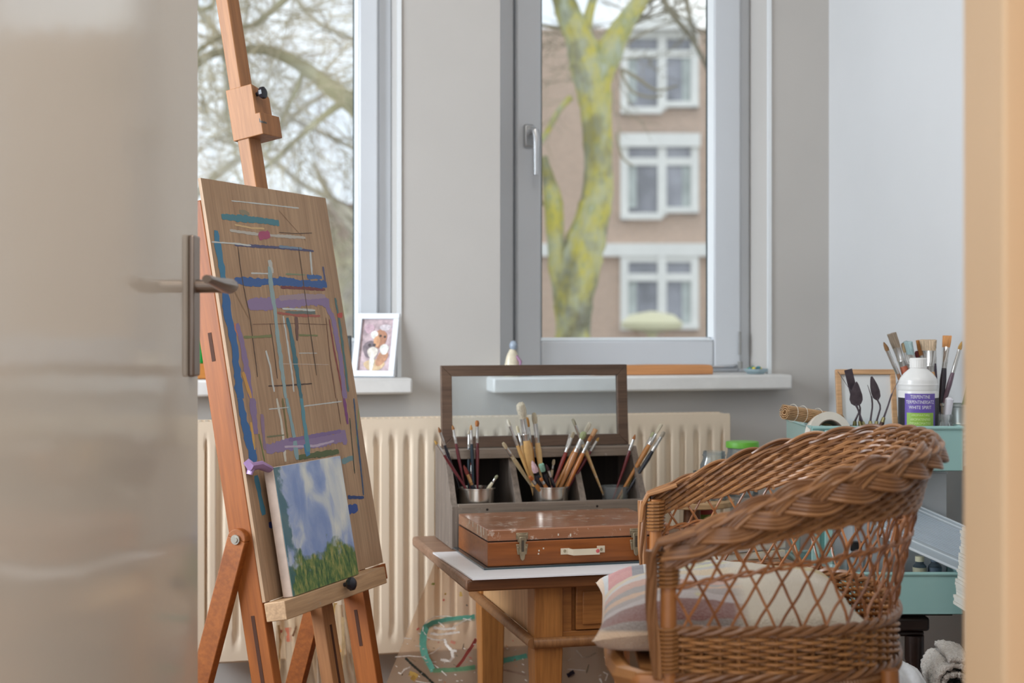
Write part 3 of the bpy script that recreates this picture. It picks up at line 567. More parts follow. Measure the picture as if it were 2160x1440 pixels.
# ------------------------------------------------------------------ wooden table
TZ = .544
TX0, TX1, TY0, TY1 = .565, 1.25, 2.662, 3.235
def table():
    top = wood('table_top_oak', (132, 96, 74), (164, 128, 104), axis=0, rough=.42, scale=12, spots=(190, 176, 160), spot_amt=.70)
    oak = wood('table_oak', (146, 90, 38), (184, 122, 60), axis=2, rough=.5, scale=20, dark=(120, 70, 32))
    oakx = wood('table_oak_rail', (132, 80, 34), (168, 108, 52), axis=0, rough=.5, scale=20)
    oaky = wood('table_oak_side', (204, 156, 106), (226, 182, 132), axis=2, rough=.4, scale=18)  # light on the table's side put into a paler oak
    r = thing('oak_table', 'small old oak table with square tapered legs under the palette box', 'table', ((TX0+TX1)/2, (TY0+TY1)/2, 0))
    MB().box(TX0, TX1, TY0, TY1, TZ-.022, TZ).build('tabletop', top, r, bevel=.006)
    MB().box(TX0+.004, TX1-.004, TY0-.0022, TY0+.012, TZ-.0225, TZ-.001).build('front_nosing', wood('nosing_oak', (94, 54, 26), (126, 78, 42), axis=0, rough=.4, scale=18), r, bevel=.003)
    lx0, lx1, ly0, ly1 = .705, 1.19, 2.69, 3.215; w = .056; za = TZ-.022; zb = .420
    for x, y in ((lx0, ly0), (lx1-w, ly0), (lx0, ly1-w), (lx1-w, ly1-w)):
        b = MB(); b.box(x, x+w, y, y+w, zb, za)
        t = .009; b.add([(x+t, y+t, 0), (x+w-t, y+t, 0), (x+w-t, y+w-t, 0), (x+t, y+w-t, 0), (x, y, zb), (x+w, y, zb), (x+w, y+w, zb), (x, y+w, zb)], [(0,3,2,1), (0,1,5,4), (1,2,6,5), (2,3,7,6), (3,0,4,7)])
        b.build('leg', oak, r, bevel=.002)
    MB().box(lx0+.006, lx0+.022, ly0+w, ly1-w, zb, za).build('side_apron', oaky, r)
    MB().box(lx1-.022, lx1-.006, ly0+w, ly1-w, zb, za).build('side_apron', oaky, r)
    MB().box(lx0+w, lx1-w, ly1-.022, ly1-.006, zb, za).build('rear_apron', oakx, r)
    b = MB(); b.box(lx0+w, lx1-w, ly0+.014, ly0+.028, zb, za); b.box(lx0+w, lx0+w+.018, ly0+.004, ly0+.014, zb+.012, za); b.box(lx0+w, lx1-w, ly0+.004, ly0+.014, zb, zb+.012)
    b.build('front_apron', oakx, r, bevel=.001)
    MB().box(lx0+w+.026, lx1-w-.026, ly0+.001, ly0+.013, zb+.014, za-.004).box(lx0+w+.038, lx1-w-.038, ly0-.003, ly0+.002, zb+.024, za-.014).build('drawer', oakx, r, bevel=.002)
    b = MB(); z = zb-.006; q = .011
    pts = [(lx0-q*.4, ly1, z), (lx0-q*.4, ly0-q*.4, z), (lx1+q*.4, ly0-q*.4, z), (lx1+q*.4, ly1, z)]
    for p0, p1 in zip(pts, pts[1:]): b.tube([p0, p1], .0105, 12, flat=1.0)
    b.build('moulding', wood('moulding_oak', (126, 84, 50), (160, 112, 70), axis=2, rough=.4, scale=20), r)
    # sheet on the table
    ps = [PH(x, y, TZ+.002) for x, y in ((913, 1166), (997, 1222), (1384, 1205), (1330, 1150))]
    ps[3] = ps[2]+(ps[0]-ps[1])
    b = MB(); b.prism([Vector((p.x, p.y, TZ+.0006)) for p in ps], (0, 0, .003)); tag(b.build('drawing_board_sheet', M_('white_card', (246, 247, 250), .35, var=.01), smooth=0), 'flat white card sheet lying under the palette box on the oak table', 'card')
    Mx = Matrix.Translation((.627, 2.748, TZ+.0037)) @ Matrix.Rotation(math.radians(1.2), 4, 'Z')
    b = MB().box(-.010, .392, -.012, .262, 0, .0035); tag(b.build('glass_plate', M_('dark_glass', (58, 74, 80), .08, var=0), None, Mx, bevel=.0008), 'thin dark glass plate just beneath the palette box', 'glass plate')
table()
def palette_box():
    Mx = Matrix.Translation((.627, 2.748, TZ+.0073)) @ Matrix.Rotation(math.radians(1.2), 4, 'Z'); w, d, h = .372, .25, .071; s = .0475
    r = thing('palette_box', 'closed chestnut wooden paint box with two metal latches and a cream handle', 'box', M=Mx)
    wb = wood('box_wood_base', (134, 70, 26), (164, 94, 42), axis=0, rough=.42, scale=15, coat=.12, spots=(214, 200, 186), spot_amt=.80, spot_scale=70)
    wl = wood('box_wood_lid', (156, 100, 68), (184, 130, 98), axis=0, rough=.3, scale=10, coat=.35, spots=(216, 196, 180), spot_amt=.60, spot_scale=38)
    MB().box(0, w, 0, d, 0, s-.001).build('box_base', wb, r, Mx, bevel=.0015)
    MB().box(0, w, 0, d, s+.001, h).build('box_lid', wl, r, Mx, bevel=.0025)
    MB().box(.002, w-.002, .002, d-.002, s-.001, s+.001).build('box_seam', M_('seam_black', (20, 12, 8), .8, var=0), r, Mx, smooth=0)
    br = M_('latch_metal', (176, 162, 136), .35, .75, var=.08, scale=120)
    for x in (.068, .300):
        b = MB(); b.box(x-.012, x+.012, -.0022, 0, s+.004, s+.016); b.box(x-.009, x+.009, -.0035, -.001, s-.002, s+.013)
        b.prism([(x-.012, -.0022, s-.006), (x-.009, -.0022, s-.026), (x+.009, -.0022, s-.026), (x+.012, -.0022, s-.006)], (0, .0022, 0))
        b.prism([(x-.006, -.0060, s+.008), (x-.006, -.0060, s-.022), (x-.004, -.0060, s-.034), (x, -.0060, s-.038), (x+.004, -.0060, s-.034), (x+.006, -.0060, s-.022), (x+.006, -.0060, s+.008)], (0, .004, 0))
        o = b.build('latch', br, r, Mx, bevel=.0008)
        g = MB()
        for dx, dz in ((-.009, .012), (.009, .012), (-.008, -.012), (.008, -.012)): g.lathe([(0, 0), (.0022, 0), (.0016, .0012), (0, .0016)], (0, 0, 0), 8, M=Matrix.Translation((x+dx, -.0022, s+dz)).to_4x4() @ Matrix.Rotation(math.radians(90), 4, 'X'))
        g.build('rivet', br, o, Mx)
        g = MB().box(x-.0025, x+.0025, -.0065, -.0058, s-.02, s+.002); g.build('latch_groove', M_('latch_dark', (70, 60, 48), .6, var=0), o, Mx)
    x0, x1, z = .146, .236, .024; cr = M_('handle_cream', (222, 208, 184), .4, var=.02)
    b = MB(); b.box(x0, x0+.018, -.002, 0, z-.006, z+.006); b.box(x1-.016, x1, -.002, 0, z-.005, z+.008)
    b.prism([(x0+.016, -.002, z-.006), (x0+.022, -.010, z-.007), (x0+.022, -.012, z-.007), (x0+.014, -.002, z-.006)], (0, 0, .012)); b.box(x0+.022, x1-.014, -.0125, -.0095, z-.007, z+.005)
    b.prism([(x1-.016, -.002, z-.006), (x1-.014, -.010, z-.007), (x1-.014, -.0125, z-.007), (x1-.012, -.002, z-.006)], (0, 0, .012))
    o = b.build('carry_handle', cr, r, Mx, bevel=.0008)
    for x in (x0+.008, x1-.007): MB().lathe([(0, 0), (.003, 0), (.0022, .0015), (0, .002)], n=10, M=Matrix.Translation((x, -.002, z+.001)) @ Matrix.Rotation(math.radians(90), 4, 'X')).build('screw', br, o, Mx)
    MB().lathe([(0, 0), (.004, .0), (.003, .0006), (0, .0008)], n=10, M=Matrix.Translation((x1-.018, -.0125, z)) @ Matrix.Rotation(math.radians(90), 4, 'X')).build('red_paint_dab', M_('red_dab', (206, 92, 92), .4, var=0), o, Mx)
    b = MB()                                                          # white paint drips on the lid edge
    for y, l in ((.03, .014), (.05, .02), (.055, .012), (.08, .018), (.12, .01), (.15, .008)): b.box(-.0008, 0, y, y+.003, h-l, h)
    for x, z_, l in ((.10, .02, .003), (.101, .026, .003), (.11, .03, .003), (.14, .055, .004), (.165, .052, .006)): b.box(x, x+.0025, -.0006, 0, z_, z_+l)
    b.build('paint_drip', M_('drip_white', (222, 212, 196), .5, var=0), r, Mx)
palette_box()
# ------------------------------------------------------------------ weathered organiser behind the box
OX0, OX1, OY0, OY1 = .612, 1.047, 3.02, 3.205; OZ0 = TZ+.001; OZF = .601
def organiser():
    r = thing('brush_organizer', 'weathered grey wooden desk organizer with raised glass lid and three bays', 'organizer', ((OX0+OX1)/2, (OY0+OY1)/2, OZ0))
    g = wood('weathered_wood', (112, 98, 86), (152, 138, 124), axis=0, rough=.75, scale=18, dark=(92, 78, 66), spots=(160, 150, 140), spot_amt=.66)
    gv = wood('weathered_upright', (104, 92, 82), (146, 132, 120), axis=2, rough=.75, scale=18, dark=(84, 72, 62), spots=(176, 160, 144), spot_amt=.68)
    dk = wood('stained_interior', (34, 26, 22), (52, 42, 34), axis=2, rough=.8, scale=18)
    fr = wood('lid_frame_wood', (80, 60, 48), (112, 88, 70), axis=0, rough=.55, scale=22, dark=(74, 52, 40))
    zt, zf = .746, .638; prof = [(OY1, OZ0), (OY1, zt), (3.105, zt), (OY0+.012, zf), (OY0, zf-.004), (OY0, OZ0)]
    for x in (OX0, OX1-.014):
        b = MB(); b.prism([(x, y, z) for y, z in prof], (.014, 0, 0)); b.build('side_panel', gv, r, bevel=.001)
    for x in (.7625, .906):
        b = MB(); b.prism([(x-.007, y, z) for y, z in ((OY1-.012, OZF), (OY1-.012, zt-.012), (3.115, zt-.014), (OY0+.018, zf-.006), (OY0+.018, OZF))], (.014, 0, 0)); b.build('divider', gv, r, bevel=.001)
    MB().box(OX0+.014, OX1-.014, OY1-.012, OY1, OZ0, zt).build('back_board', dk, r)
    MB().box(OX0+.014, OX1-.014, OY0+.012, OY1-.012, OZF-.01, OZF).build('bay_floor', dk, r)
    MB().box(OX0+.014, OX1-.014, OY0, OY0+.014, OZ0, zf).build('front_board', g, r, bevel=.001)
    b = MB()
    for x in (.688, .93): b.lathe([(0, 0), (.0028, 0), (.0018, .0006), (0, .0008)], n=8, M=Matrix.Translation((x, OY0-.0001, zf-.012)) @ Matrix.Rotation(math.radians(90), 4, 'X'))
    b.build('nail_head', M_('nail_dark', (50, 42, 36), .6, .4, var=0), r)
    MB().box(OX0+.010, OX1-.010, 3.098, OY1, zt-.020, zt).build('top_rail', g, r, bevel=.001)
    # raised lid: mitred frame + pane
    yl = 3.135; z0, z1 = zt+.0015, .926; x0, x1 = OX0+.002, OX1-.008; w = .0235; lean = .012
    P = lambda x, z, y=yl: (x, y+lean*(z-z0)/(z1-z0), z)
    d = (0, .014, 0)
    f = MB(); f.prism([P(x0, z0), P(x1, z0), P(x1-w, z0+w), P(x0+w, z0+w)], d); f.prism([P(x0, z1), P(x0+w, z1-w), P(x1-w, z1-w), P(x1, z1)], d)
    f.prism([P(x0, z0), P(x0+w, z0+w), P(x0+w, z1-w), P(x0, z1)], d); f.prism([P(x1, z0), P(x1, z1), P(x1-w, z1-w), P(x1-w, z0+w)], d)
    lid = f.build('lid_frame', fr, r, bevel=.0012)
    b = MB(); b.prism([P(x0+w-.003, z0+w-.003, yl+.006), P(x1-w+.003, z0+w-.003, yl+.006), P(x1-w+.003, z1-w+.003, yl+.006), P(x0+w-.003, z1-w+.003, yl+.006)], (0, .0025, 0)); b.build('lid_pane', glass('lid_glass', (244, 248, 250), milky=.07), lid, smooth=0)
organiser()
steel = M_('tin_steel', (214, 206, 196), .18, .95, var=0)
def can(px, Yc, R_, zr, label, mat, name='metal_can', ribs=True, z0=OZF+.001):
    c = PY(px, 1033, Yc); c.z = z0; h = zr-z0
    r = thing(name, label, 'can' if ribs else 'jar', c)
    rw = R_-.003; pf = [(rw*.96, 0), (rw, .002)]
    if ribs:
        for z in (.006, .011, .016): pf += [(rw, z-.0018), (R_-.001, z), (rw, z+.0018)]
    pf += [(rw, h*.55), (rw, h-.004), (R_, h-.003), (R_, h), (R_-.004, h), (rw-.002, h-.004), (rw-.002, .003), (0, .003)]
    MB().lathe([(0, 0)]+pf, c, 40).build('can_body' if ribs else 'jar_body', mat, r)
    return c, rw
CANS = [can(1005, 3.082, .0405, .667, 'shallow tin can of brushes in the left bay of the organizer', steel),
        can(1160, 3.082, .0425, .666, 'shallow tin can crowded with brushes in the middle bay of the organizer', steel)]
JG = glass('jar_glass', (250, 252, 251), milky=.13, refl=.8)
CANS.append(can(1297, 3.084, .031, .661, 'low clear glass jar with brushes in the right bay of the organizer', JG, 'glass_jar', False))
SPOT = {}
def brush(B, Tp, hcol, bcol, r, label, fl=.035, bl=.022, flat=False, group='brushes standing in the organizer', name='paint_brush', speck=False, shape='round', fcol=(206, 204, 200), rot=0):
    B, Tp = Vector(B), Vector(Tp); Ln = (Tp-B).length; M = along(B, Tp) @ Matrix.Rotation(rot, 4, 'Z')
    o = thing(name, label, 'brush', M=M, group=group); hl = Ln-fl-bl
    hk = 'brush_handle_%d_%d_%d%s' % (*hcol, '_s' if speck else '')
    hm = wood(hk, tuple(int(x*.9) for x in hcol), tuple(min(255, int(x*1.08)) for x in hcol), axis=2, rough=.35, scale=60, spots=(214, 206, 196) if speck else None, spot_amt=.6, spot_scale=140) if speck else M_(hk, hcol, .25, var=.05, scale=50, coat=.3)
    pr = [(0, 0), (r*.35, .001), (r*.5, hl*.25), (r*.8, hl*.6), (r*1.12, hl*.86), (r*.85, hl*.985), (r*.8, hl)]
    MB().lathe(pr, n=12).build('handle', hm, o, M)
    sx = 1.6 if flat else 1.0; sy = .55 if flat else 1.0; fm = M_('ferrule_%d' % fcol[0], fcol, .25, .85, var=0)
    b = MB(); n = 14; pf = [(0, r*.84), (.25, r*.86), (.28, r*.92), (.31, r*.86), (.38, r*.92), (.42, r*.86), (1, r*(.8 if not flat else .95))]; vs = []
    for t, q in pf:
        e = t**1.2
        for j in range(n):
            a = 2*math.pi*j/n; vs.append((math.cos(a)*q*(1+(sx-1)*e), math.sin(a)*q*(1+(sy-1)*e), hl-.002+t*(fl+.002)))
    b.add(vs, [(i*n+j, i*n+(j+1) % n, (i+1)*n+(j+1) % n, (i+1)*n+j) for i in range(len(pf)-1) for j in range(n)]); b.build('ferrule', fm, o, M)
    bm_ = 'bristle_%d_%d_%d' % tuple(bcol)
    if bm_ not in MC:
        m, nt, bs, N, L = newmat(bm_); f = noise(nt, 900, vec=(1, 1, .04), detail=2)
        L(ramp(nt, f, [(.3, tuple(x*.74 for x in bcol)), (.65, bcol)]), bs.inputs['Base Color']); bs.inputs['Roughness'].default_value = .8; MC[bm_] = m
    q = r*(.8 if not flat else .95); z0 = hl+fl-.002
    if shape == 'point': pf = [(q, 0), (q*1.15, .25), (q*.9, .6), (q*.4, .9), (0, 1)]
    elif shape == 'mop': pf = [(q, 0), (q*1.3, .25), (q*1.5, .55), (q*1.3, .85), (q*.7, .98), (0, 1)]
    elif shape == 'flat': pf = [(q, 0), (q*1.12, .4), (q*1.22, .95), (q*1.1, 1), (0, 1)]
    else: pf = [(q, 0), (q*1.15, .3), (q*1.1, .7), (q*.8, .93), (0, 1)]
    b = MB(); vs = []; nn = 16
    for t_, (qq, t) in enumerate(pf):
        for j in range(nn):
            a = 2*math.pi*j/nn; jit = 1+(.08*random.uniform(-1, 1) if t > .2 else 0)
            vs.append((math.cos(a)*qq*sx*jit, math.sin(a)*qq*sy*jit, z0+t*(bl+.002)*(1+.05*random.uniform(-1, 1)*(t > .5))))
    b.add(vs, [(i*nn+j, i*nn+(j+1) % nn, (i+1)*nn+(j+1) % nn, (i+1)*nn+j) for i in range(len(pf)-1) for j in range(nn)]); b.build('bristles', M_x(bm_), o, M)
    return o
def M_x(k): return MC[k]
def inpot(ci, tip, rim, Yt, *a, yo=0, **k):
    c, rw = CANS[ci]; X = lambda p: (860+p[0]/3.6, 720+p[1]/3.6)
    T = PY(*X(tip), Yt); R = PY(*X(rim), c.y+yo); d = R-T; s = (OZF+.006-T.z)/d.z; B = T+d*s
    off = Vector((B.x-c.x, B.y-c.y, 0)); mx = rw*.82
    if off.length > mx: off = off.normalized()*mx
    B = Vector((c.x+off.x, c.y+off.y, OZF+.006)); return brush(B, T, *a, **k)
MAR = (96, 34, 40); BLK = (34, 36, 44); TL = (38, 52, 62); TAN = (206, 164, 104); OCH = (190, 130, 70); RED = (140, 56, 50); CRM = (226, 214, 186)
L_ = 'left tin of the organizer'; M2 = 'middle tin of the organizer'; J3 = 'glass jar in the right bay'
inpot(0, (233,650), (392,1110), 3.06, BLK, (150,100,60), .0035, 'black-handled round brush leaning far left in the '+L_, fl=.03, bl=.010, shape='point')
inpot(0, (203,750), (440,1110), 3.05, MAR, (190,150,80), .0035, 'maroon brush leaning lowest to the left in the '+L_, fl=.028, bl=.008, shape='point', yo=-.02)
inpot(0, (340,635), (432,1110), 3.09, MAR, (160,110,60), .0035, 'maroon fine-tipped brush, second upright from left in the '+L_, fl=.03, bl=.008, shape='point')
inpot(0, (480,632), (500,1110), 3.08, TL, (200,150,90), .0036, 'dark teal brush beside the tallest maroon one in the '+L_, fl=.03, bl=.009, shape='point')
inpot(0, (466,670), (462,1110), 3.11, TL, (190,180,160), .0036, 'dark blue brush standing behind the others in the '+L_, fl=.03, bl=.008, shape='point', yo=.02)
inpot(0, (527,600), (530,1110), 3.085, MAR, (176,112,60), .0040, 'tallest maroon brush with a rounded brown tip in the '+L_, fl=.035, bl=.011, shape='mop')
inpot(0, (488,900), (478,1110), 3.10, MAR, (120,50,40), .0035, 'short maroon brush low behind the teal ones in the '+L_, fl=.018, bl=.010, shape='point', yo=.01)
inpot(0, (425,938), (500,1120), 3.06, BLK, (120,44,34), .0048, 'short thick brush with red-brown hair in the '+L_, fl=.026, bl=.020, shape='point', yo=-.015, fcol=(214,170,120))
inpot(0, (683,1015), (612,1115), 3.07, CRM, (150,150,120), .0036, 'short pale brush leaning right in the '+L_, fl=.010, bl=.008)
inpot(1, (722,768), (930,1080), 3.05, (190,170,130), (214,196,160), .0042, 'speckled brush leaning lowest to the left in the '+M2, fl=.022, bl=.014, speck=True)
inpot(1, (757,590), (945,1080), 3.08, TAN, (236,232,214), .0040, 'white-tipped brush with long ferrule leaning left in the '+M2, fl=.045, bl=.014)
inpot(1, (830,640), (915,1080), 3.11, TAN, (226,214,180), .0036, 'slim tan brush half hidden by the big mop in the '+M2, fl=.028, bl=.014)
inpot(1, (855,462), (960,1100), 3.07, (214,172,112), (222,214,192), .0088, 'tallest brush, a fat grey-white mop, in the '+M2, fl=.048, bl=.034, shape='mop')
inpot(1, (905,575), (975,1090), 3.10, OCH, (196,140,70), .0045, 'ochre-haired brush close behind the big mop brush in the '+M2, fl=.034, bl=.020)
inpot(1, (958,540), (1025,1090), 3.08, (216,180,124), (206,196,170), .0062, 'stout tan brush right of the big mop in the '+M2, fl=.042, bl=.022)
inpot(1, (1112,895), (1075,1100), 3.09, (206,190,160), (196,180,150), .0036, 'short pale brush stub upright at the centre back of the '+M2, fl=.012, bl=.010, yo=.02)
inpot(1, (1050,930), (1115,1110), 3.055, BLK, (70,34,40), .0036, 'short dark brush low in the middle of the '+M2, fl=.016, bl=.014, shape='point', yo=-.02)
inpot(1, (1262,688), (1105,1090), 3.09, RED, (206,190,160), .0044, 'red-handled brush leaning right in the '+M2, fl=.034, bl=.012)
inpot(1, (1238,700), (1120,1090), 3.11, (110,96,80), (196,190,180), .0038, 'grey-handled brush just behind the red one in the '+M2, fl=.034, bl=.010)
inpot(1, (1388,612), (1125,1105), 3.08, OCH, (232,226,206), .0056, 'white-haired brush reaching highest to the right in the '+M2, fl=.040, bl=.022)
inpot(1, (1345,685), (1160,1105), 3.06, (176,120,70), (166,176,130), .0060, 'brush with splayed green-stained hair in the '+M2, fl=.030, bl=.016, shape='mop', yo=-.01)
inpot(1, (1428,665), (1195,1105), 3.075, OCH, (224,176,130), .0055, 'brush with ragged peach-coloured hair leaning right in the '+M2, fl=.036, bl=.020, shape='flat')
inpot(1, (1395,715), (1210,1105), 3.055, (184,112,50), (196,130,80), .0046, 'orange-brown brush in front of the peach one in the '+M2, fl=.028, bl=.012, yo=-.015)
inpot(1, (1452,728), (1225,1100), 3.09, (112,38,48), (206,160,90), .0036, 'thin maroon brush leaning farthest right in the '+M2, fl=.026, bl=.008, shape='point')
inpot(1, (925,1022), (990,1110), 3.045, OCH, (196,110,54), .0046, 'short orange-tipped brush at the front left of the '+M2, fl=.014, bl=.010, yo=-.025)
inpot(1, (1008,1036), (1052,1110), 3.043, (170,110,60), (196,120,60), .0040, 'tiny orange-tipped brush at the very front of the '+M2, fl=.010, bl=.006, yo=-.03)
inpot(1, (945,905), (1010,1105), 3.05, BLK, (232,196,202), .0075, 'colour shaper with a pink and white rubber tip in the '+M2, fl=.006, bl=.026, shape='point', yo=-.02, name='color_shaper', fcol=(40,40,44))
inpot(1, (1012,930), (1070,1105), 3.065, BLK, (156,208,184), .0062, 'colour shaper with a mint-green rubber tip in the '+M2, fl=.006, bl=.016, shape='flat', yo=-.01, name='color_shaper', fcol=(40,40,44))
inpot(2, (1252,585), (1480,1150), 3.07, (206,170,120), (176,172,150), .0042, 'speckled tan brush leaning left out of the '+J3, fl=.046, bl=.014, speck=True)
inpot(2, (1728,705), (1575,1150), 3.08, (110,34,38), (176,110,60), .0038, 'red-brown thin brush leaning slightly right in the '+J3, fl=.026, bl=.010, shape='point')
inpot(2, (1925,630), (1620,1150), 3.07, OCH, (214,202,176), .0056, 'wide flat brush with cream hair reaching highest from the '+J3, fl=.028, bl=.022, flat=True, shape='flat')
inpot(2, (1870,690), (1640,1150), 3.10, (170,150,96), (180,184,140), .0050, 'olive-handled brush just left of the flat one in the '+J3, fl=.034, bl=.012)
inpot(2, (1948,685), (1665,1150), 3.06, BLK, (176,166,150), .0048, 'dark-handled brush leaning farthest right from the '+J3, fl=.036, bl=.012, yo=-.01)
# ------------------------------------------------------------------ wicker armchair
def wicker(name, c1, c2, rough=.38):
    m, nt, b, N, L = newmat(name); a = N('ShaderNodeAttribute'); a.attribute_name = 'var'
    c = ramp(nt, a.outputs['Fac'], [(0, c1), (1, c2)])
    f = noise(nt, 60, detail=3); c = mixc(nt, ramp(nt, f, [(.4, (0, 0, 0)), (.75, (110, 110, 110))]), c, lin(tuple(x*.6 for x in c1)))
    L(c, b.inputs['Base Color']); b.inputs['Roughness'].default_value = rough; b.inputs['Coat Weight'].default_value = .35; b.inputs['Coat Roughness'].default_value = .25; MC[name] = m; return m
def chair():
    random.seed(21)
    WK = wicker('wicker_rod', (122, 80, 48), (180, 128, 82)); WL = wicker('wicker_lattice', (134, 80, 44), (188, 124, 74)); WA = wicker('wicker_apron', (132, 86, 46), (190, 134, 80)); CN = wicker('cane_pole', (156, 96, 48), (190, 126, 70))
    org = CF(.2145, 2.17, 0); M = Matrix.Translation(org) @ Matrix.Rotation(-TH-math.atan(.067), 4, 'Z')
    r = thing('wicker_armchair', 'brown wicker tub armchair with diamond lattice sides and a braided rim', 'armchair', M=M)
    def U(hw, D, s0, p=.78, n=400):
        P = []
        for i in range(41): P.append(Vector((s0*i/40, -hw, 0)))
        for i in range(1, 320):
            a = -math.pi/2+math.pi*i/320; P.append(Vector((s0+(D-s0)*abs(math.cos(a))**p, hw*math.copysign(abs(math.sin(a))**p, math.sin(a)), 0)))
        for i in range(41): P.append(Vector((s0*(1-i/40), hw, 0)))
        L_ = [0]
        for a, b in zip(P, P[1:]): L_.append(L_[-1]+(b-a).length)
        T = L_[-1]; out = []; j = 0
        for i in range(n+1):
            t = T*i/n
            while j < len(L_)-2 and L_[j+1] < t: j += 1
            q = (t-L_[j])/max(1e-9, L_[j+1]-L_[j]); out.append(P[j].lerp(P[j+1], min(1, max(0, q))))
        return out, T
    Bc, BT = U(.262, .335, .10); Tc, TT = U(.274, .388, .09)
    def samp(C, t): t = min(1, max(0, t))*400; i = min(399, int(t)); return C[i].lerp(C[i+1], t-i)
    ZBs = .622
    def zr(t): q = samp(Tc, t).x; return .731+.48*q-.45*q*q                          # rim height
    def nrm(t):
        d = samp(Tc, t+.004)-samp(Tc, t-.004); return Vector((d.y, -d.x, 0)).normalized()   # outward
    def Sf(t, v):                                                     # side surface, v 0 seat .. 1 rim
        b = samp(Bc, t); c = samp(Tc, t); z = ZBs+v*(zr(t)-ZBs); k = v**1.15; p = b.lerp(c, k); p.z = z; return p
    wb = lambda t: .032+.052*(samp(Tc, t).x/.388)                     # height of the solid woven band
    vb = lambda t: 1-wb(t)/(zr(t)-ZBs)
    # lattice
    b = MB(); nL = 31
    for fam in (1, -1):
        for i in range(-5, nL+6):
            for half in (0,):
                t0 = (i+.5)/nL; pts = []
                b.var = random.random()
                for k in range(15):
                    u = k/14; t = t0+fam*.60*(zr(min(1, max(0, t0)))-ZBs)*vb(min(1, max(0, t0)))*(u-.5)/BT*.9
                    if t < .012 or t > .988: continue
                    v = u*vb(t)*1.02; p = Sf(t, v)+nrm(t)*(.0022*fam*math.cos(math.pi*u*6)); pts.append(M @ p)
                if len(pts) > 2: b.tube(pts, .0020, 6)
    b.build('lattice', WL, r)
    def rope(bm, f, n, rad, amp, per, ns=2, ph=0, sides=6):          # twisted strands around the curve f(t)->(point, normal, up)
        for k in range(ns):
            pts = []; bm.var = random.random()
            for i in range(n+1):
                t = i/n; p, a, c, s = f(t); th = 2*math.pi*(s/per)+2*math.pi*k/ns+ph; pts.append(M @ (p+a*(math.cos(th)*amp)+c*(math.sin(th)*amp)))
            bm.tube(pts, rad, sides)
    b = MB()
    rope(b, lambda t: (Sf(.015+.97*t, .47), nrm(t), Vector((0, 0, 1)), t*BT), 260, .0022, .0026, .05); b.build('mid_band', WL, r)
    # woven band below the rim
    b = MB(); rows = 10
    for j in range(rows):
        f = (j+.5)/rows
        rope(b, lambda t, f=f: (Sf(t, 1-(1-vb(t))*(1-f)*1.0), nrm(t), Vector((0, 0, 1)), t*TT), 300, .0031, .0030, .062, 2, ph=j*1.3)
    b.build('woven_band', WK, r)
    b = MB(); ns = 38
    for i in range(ns+1):
        t = i/ns; b.var = random.random(); b.tube([M @ (Sf(t, vb(t)-.03)), M @ Sf(t, 1)], .003, 5)
    b.build('stakes', WK, r)
    # braided rim: three bundles plaited, hanging over the outside
    b = MB(); per = .160
    for bundle in range(3):
        for k in range(5):
            pts = []; b.var = random.random(); n = 420
            for i in range(n+1):
                t = i/n; s = t*TT; th = 2*math.pi*s/per+2*math.pi*bundle/3
                T_ = (samp(Tc, t+.004)-samp(Tc, t-.004)).normalized(); o = nrm(t); g = .62+.38*min(1, samp(Tc, t).x/.15) if samp(Tc, t).x < .15 else 1; bk = max(0, samp(Tc, t).x/.388-.72)/.28; g *= 1-.30*bk
                dn = (Vector((0, 0, -1))*.90+o*.42).normalized(); out = o*.9+Vector((0, 0, .42)); out.normalize()
                c = samp(Tc, t).copy(); c.z = zr(t); c = c+dn*(.0125-.006*bk)+out*.005
                lat = math.sin(th)*.0162*g; dep = math.sin(2*th)*.0052
                q = (k-2)*.0050*g; sl = math.cos(th)*.6
                pts.append(M @ (c+dn*(lat+q*1.0)+out*(dep+.0015*math.cos((k-2)*.7))-T_*(q*sl*.8)))
            b.tube(pts, .0030, 7)
    b.build('braided_rim', WK, r)
    b = MB()
    for j in range(3): rope(b, lambda t, j=j: (Vector((samp(Tc, t).x, samp(Tc, t).y, zr(t)+.002))+nrm(t)*(-.002+.0065*j), nrm(t), Vector((0, 0, 1)), t*TT), 300, .0030, .0026, .07, 2, ph=j)
    b.build('rim_edge', WK, r)
    # front arm tips: rods turned down over the posts
    for sd in (-1, 1):
        b = MB()
        for k in range(7):
            b.var = random.random(); y = sd*(.262+.004*math.cos(k)); y2 = sd*(.250+.008*k)
            b.tube([M @ Vector(p) for p in ((.040, y2, .752), (.012, y2, .742), (-.006, sd*(.256+.005*k), .736), (-.015, sd*(.260+.003*k), .718), (-.018, sd*(.264+.0015*k), .69))], .0034, 6)
        for k in range(5):
            b.var = random.random(); a = k*1.25
            b.tube([M @ Vector((-.016+.005*math.cos(a+z*20)+.012*max(0, (.64-z)/.1), sd*(.268)+.005*math.sin(a+z*20), z)) for z in [.725-.015*i for i in range(12)]], .0032, 6)
        b.build('arm_tip', WK, r)
        b = MB(); b.var = .6; p0 = Vector((.006, sd*.262, 0)); b.tube([M @ (p0+Vector((0, 0, z))) for z in (0, .3, .6, .728)], [.0105, .0115, .0115, .010], 14); po = b.build('front_post', CN, r)
        b = MB(); n = 60
        for (za, zb_) in ((.565, .625), (.675, .725)):
            k = int((zb_-za)/.0052)
            b = MB(); b.var = .4; b.tube([M @ (p0+Vector((math.cos(a)*.0135, math.sin(a)*.0135, za+(zb_-za)*i/(k*10)))) for i in range(k*10+1) for a in (2*math.pi*i/10,)], .0025, 5); b.build('post_wrapping', WA, po)
        b = MB(); b.var = .5; p = Vector((-.05, sd*.215, 0)); b.tube([M @ (p+Vector((0, 0, z))) for z in (0, .28, .553)], .0125, 14); b.build('front_leg', CN, r)
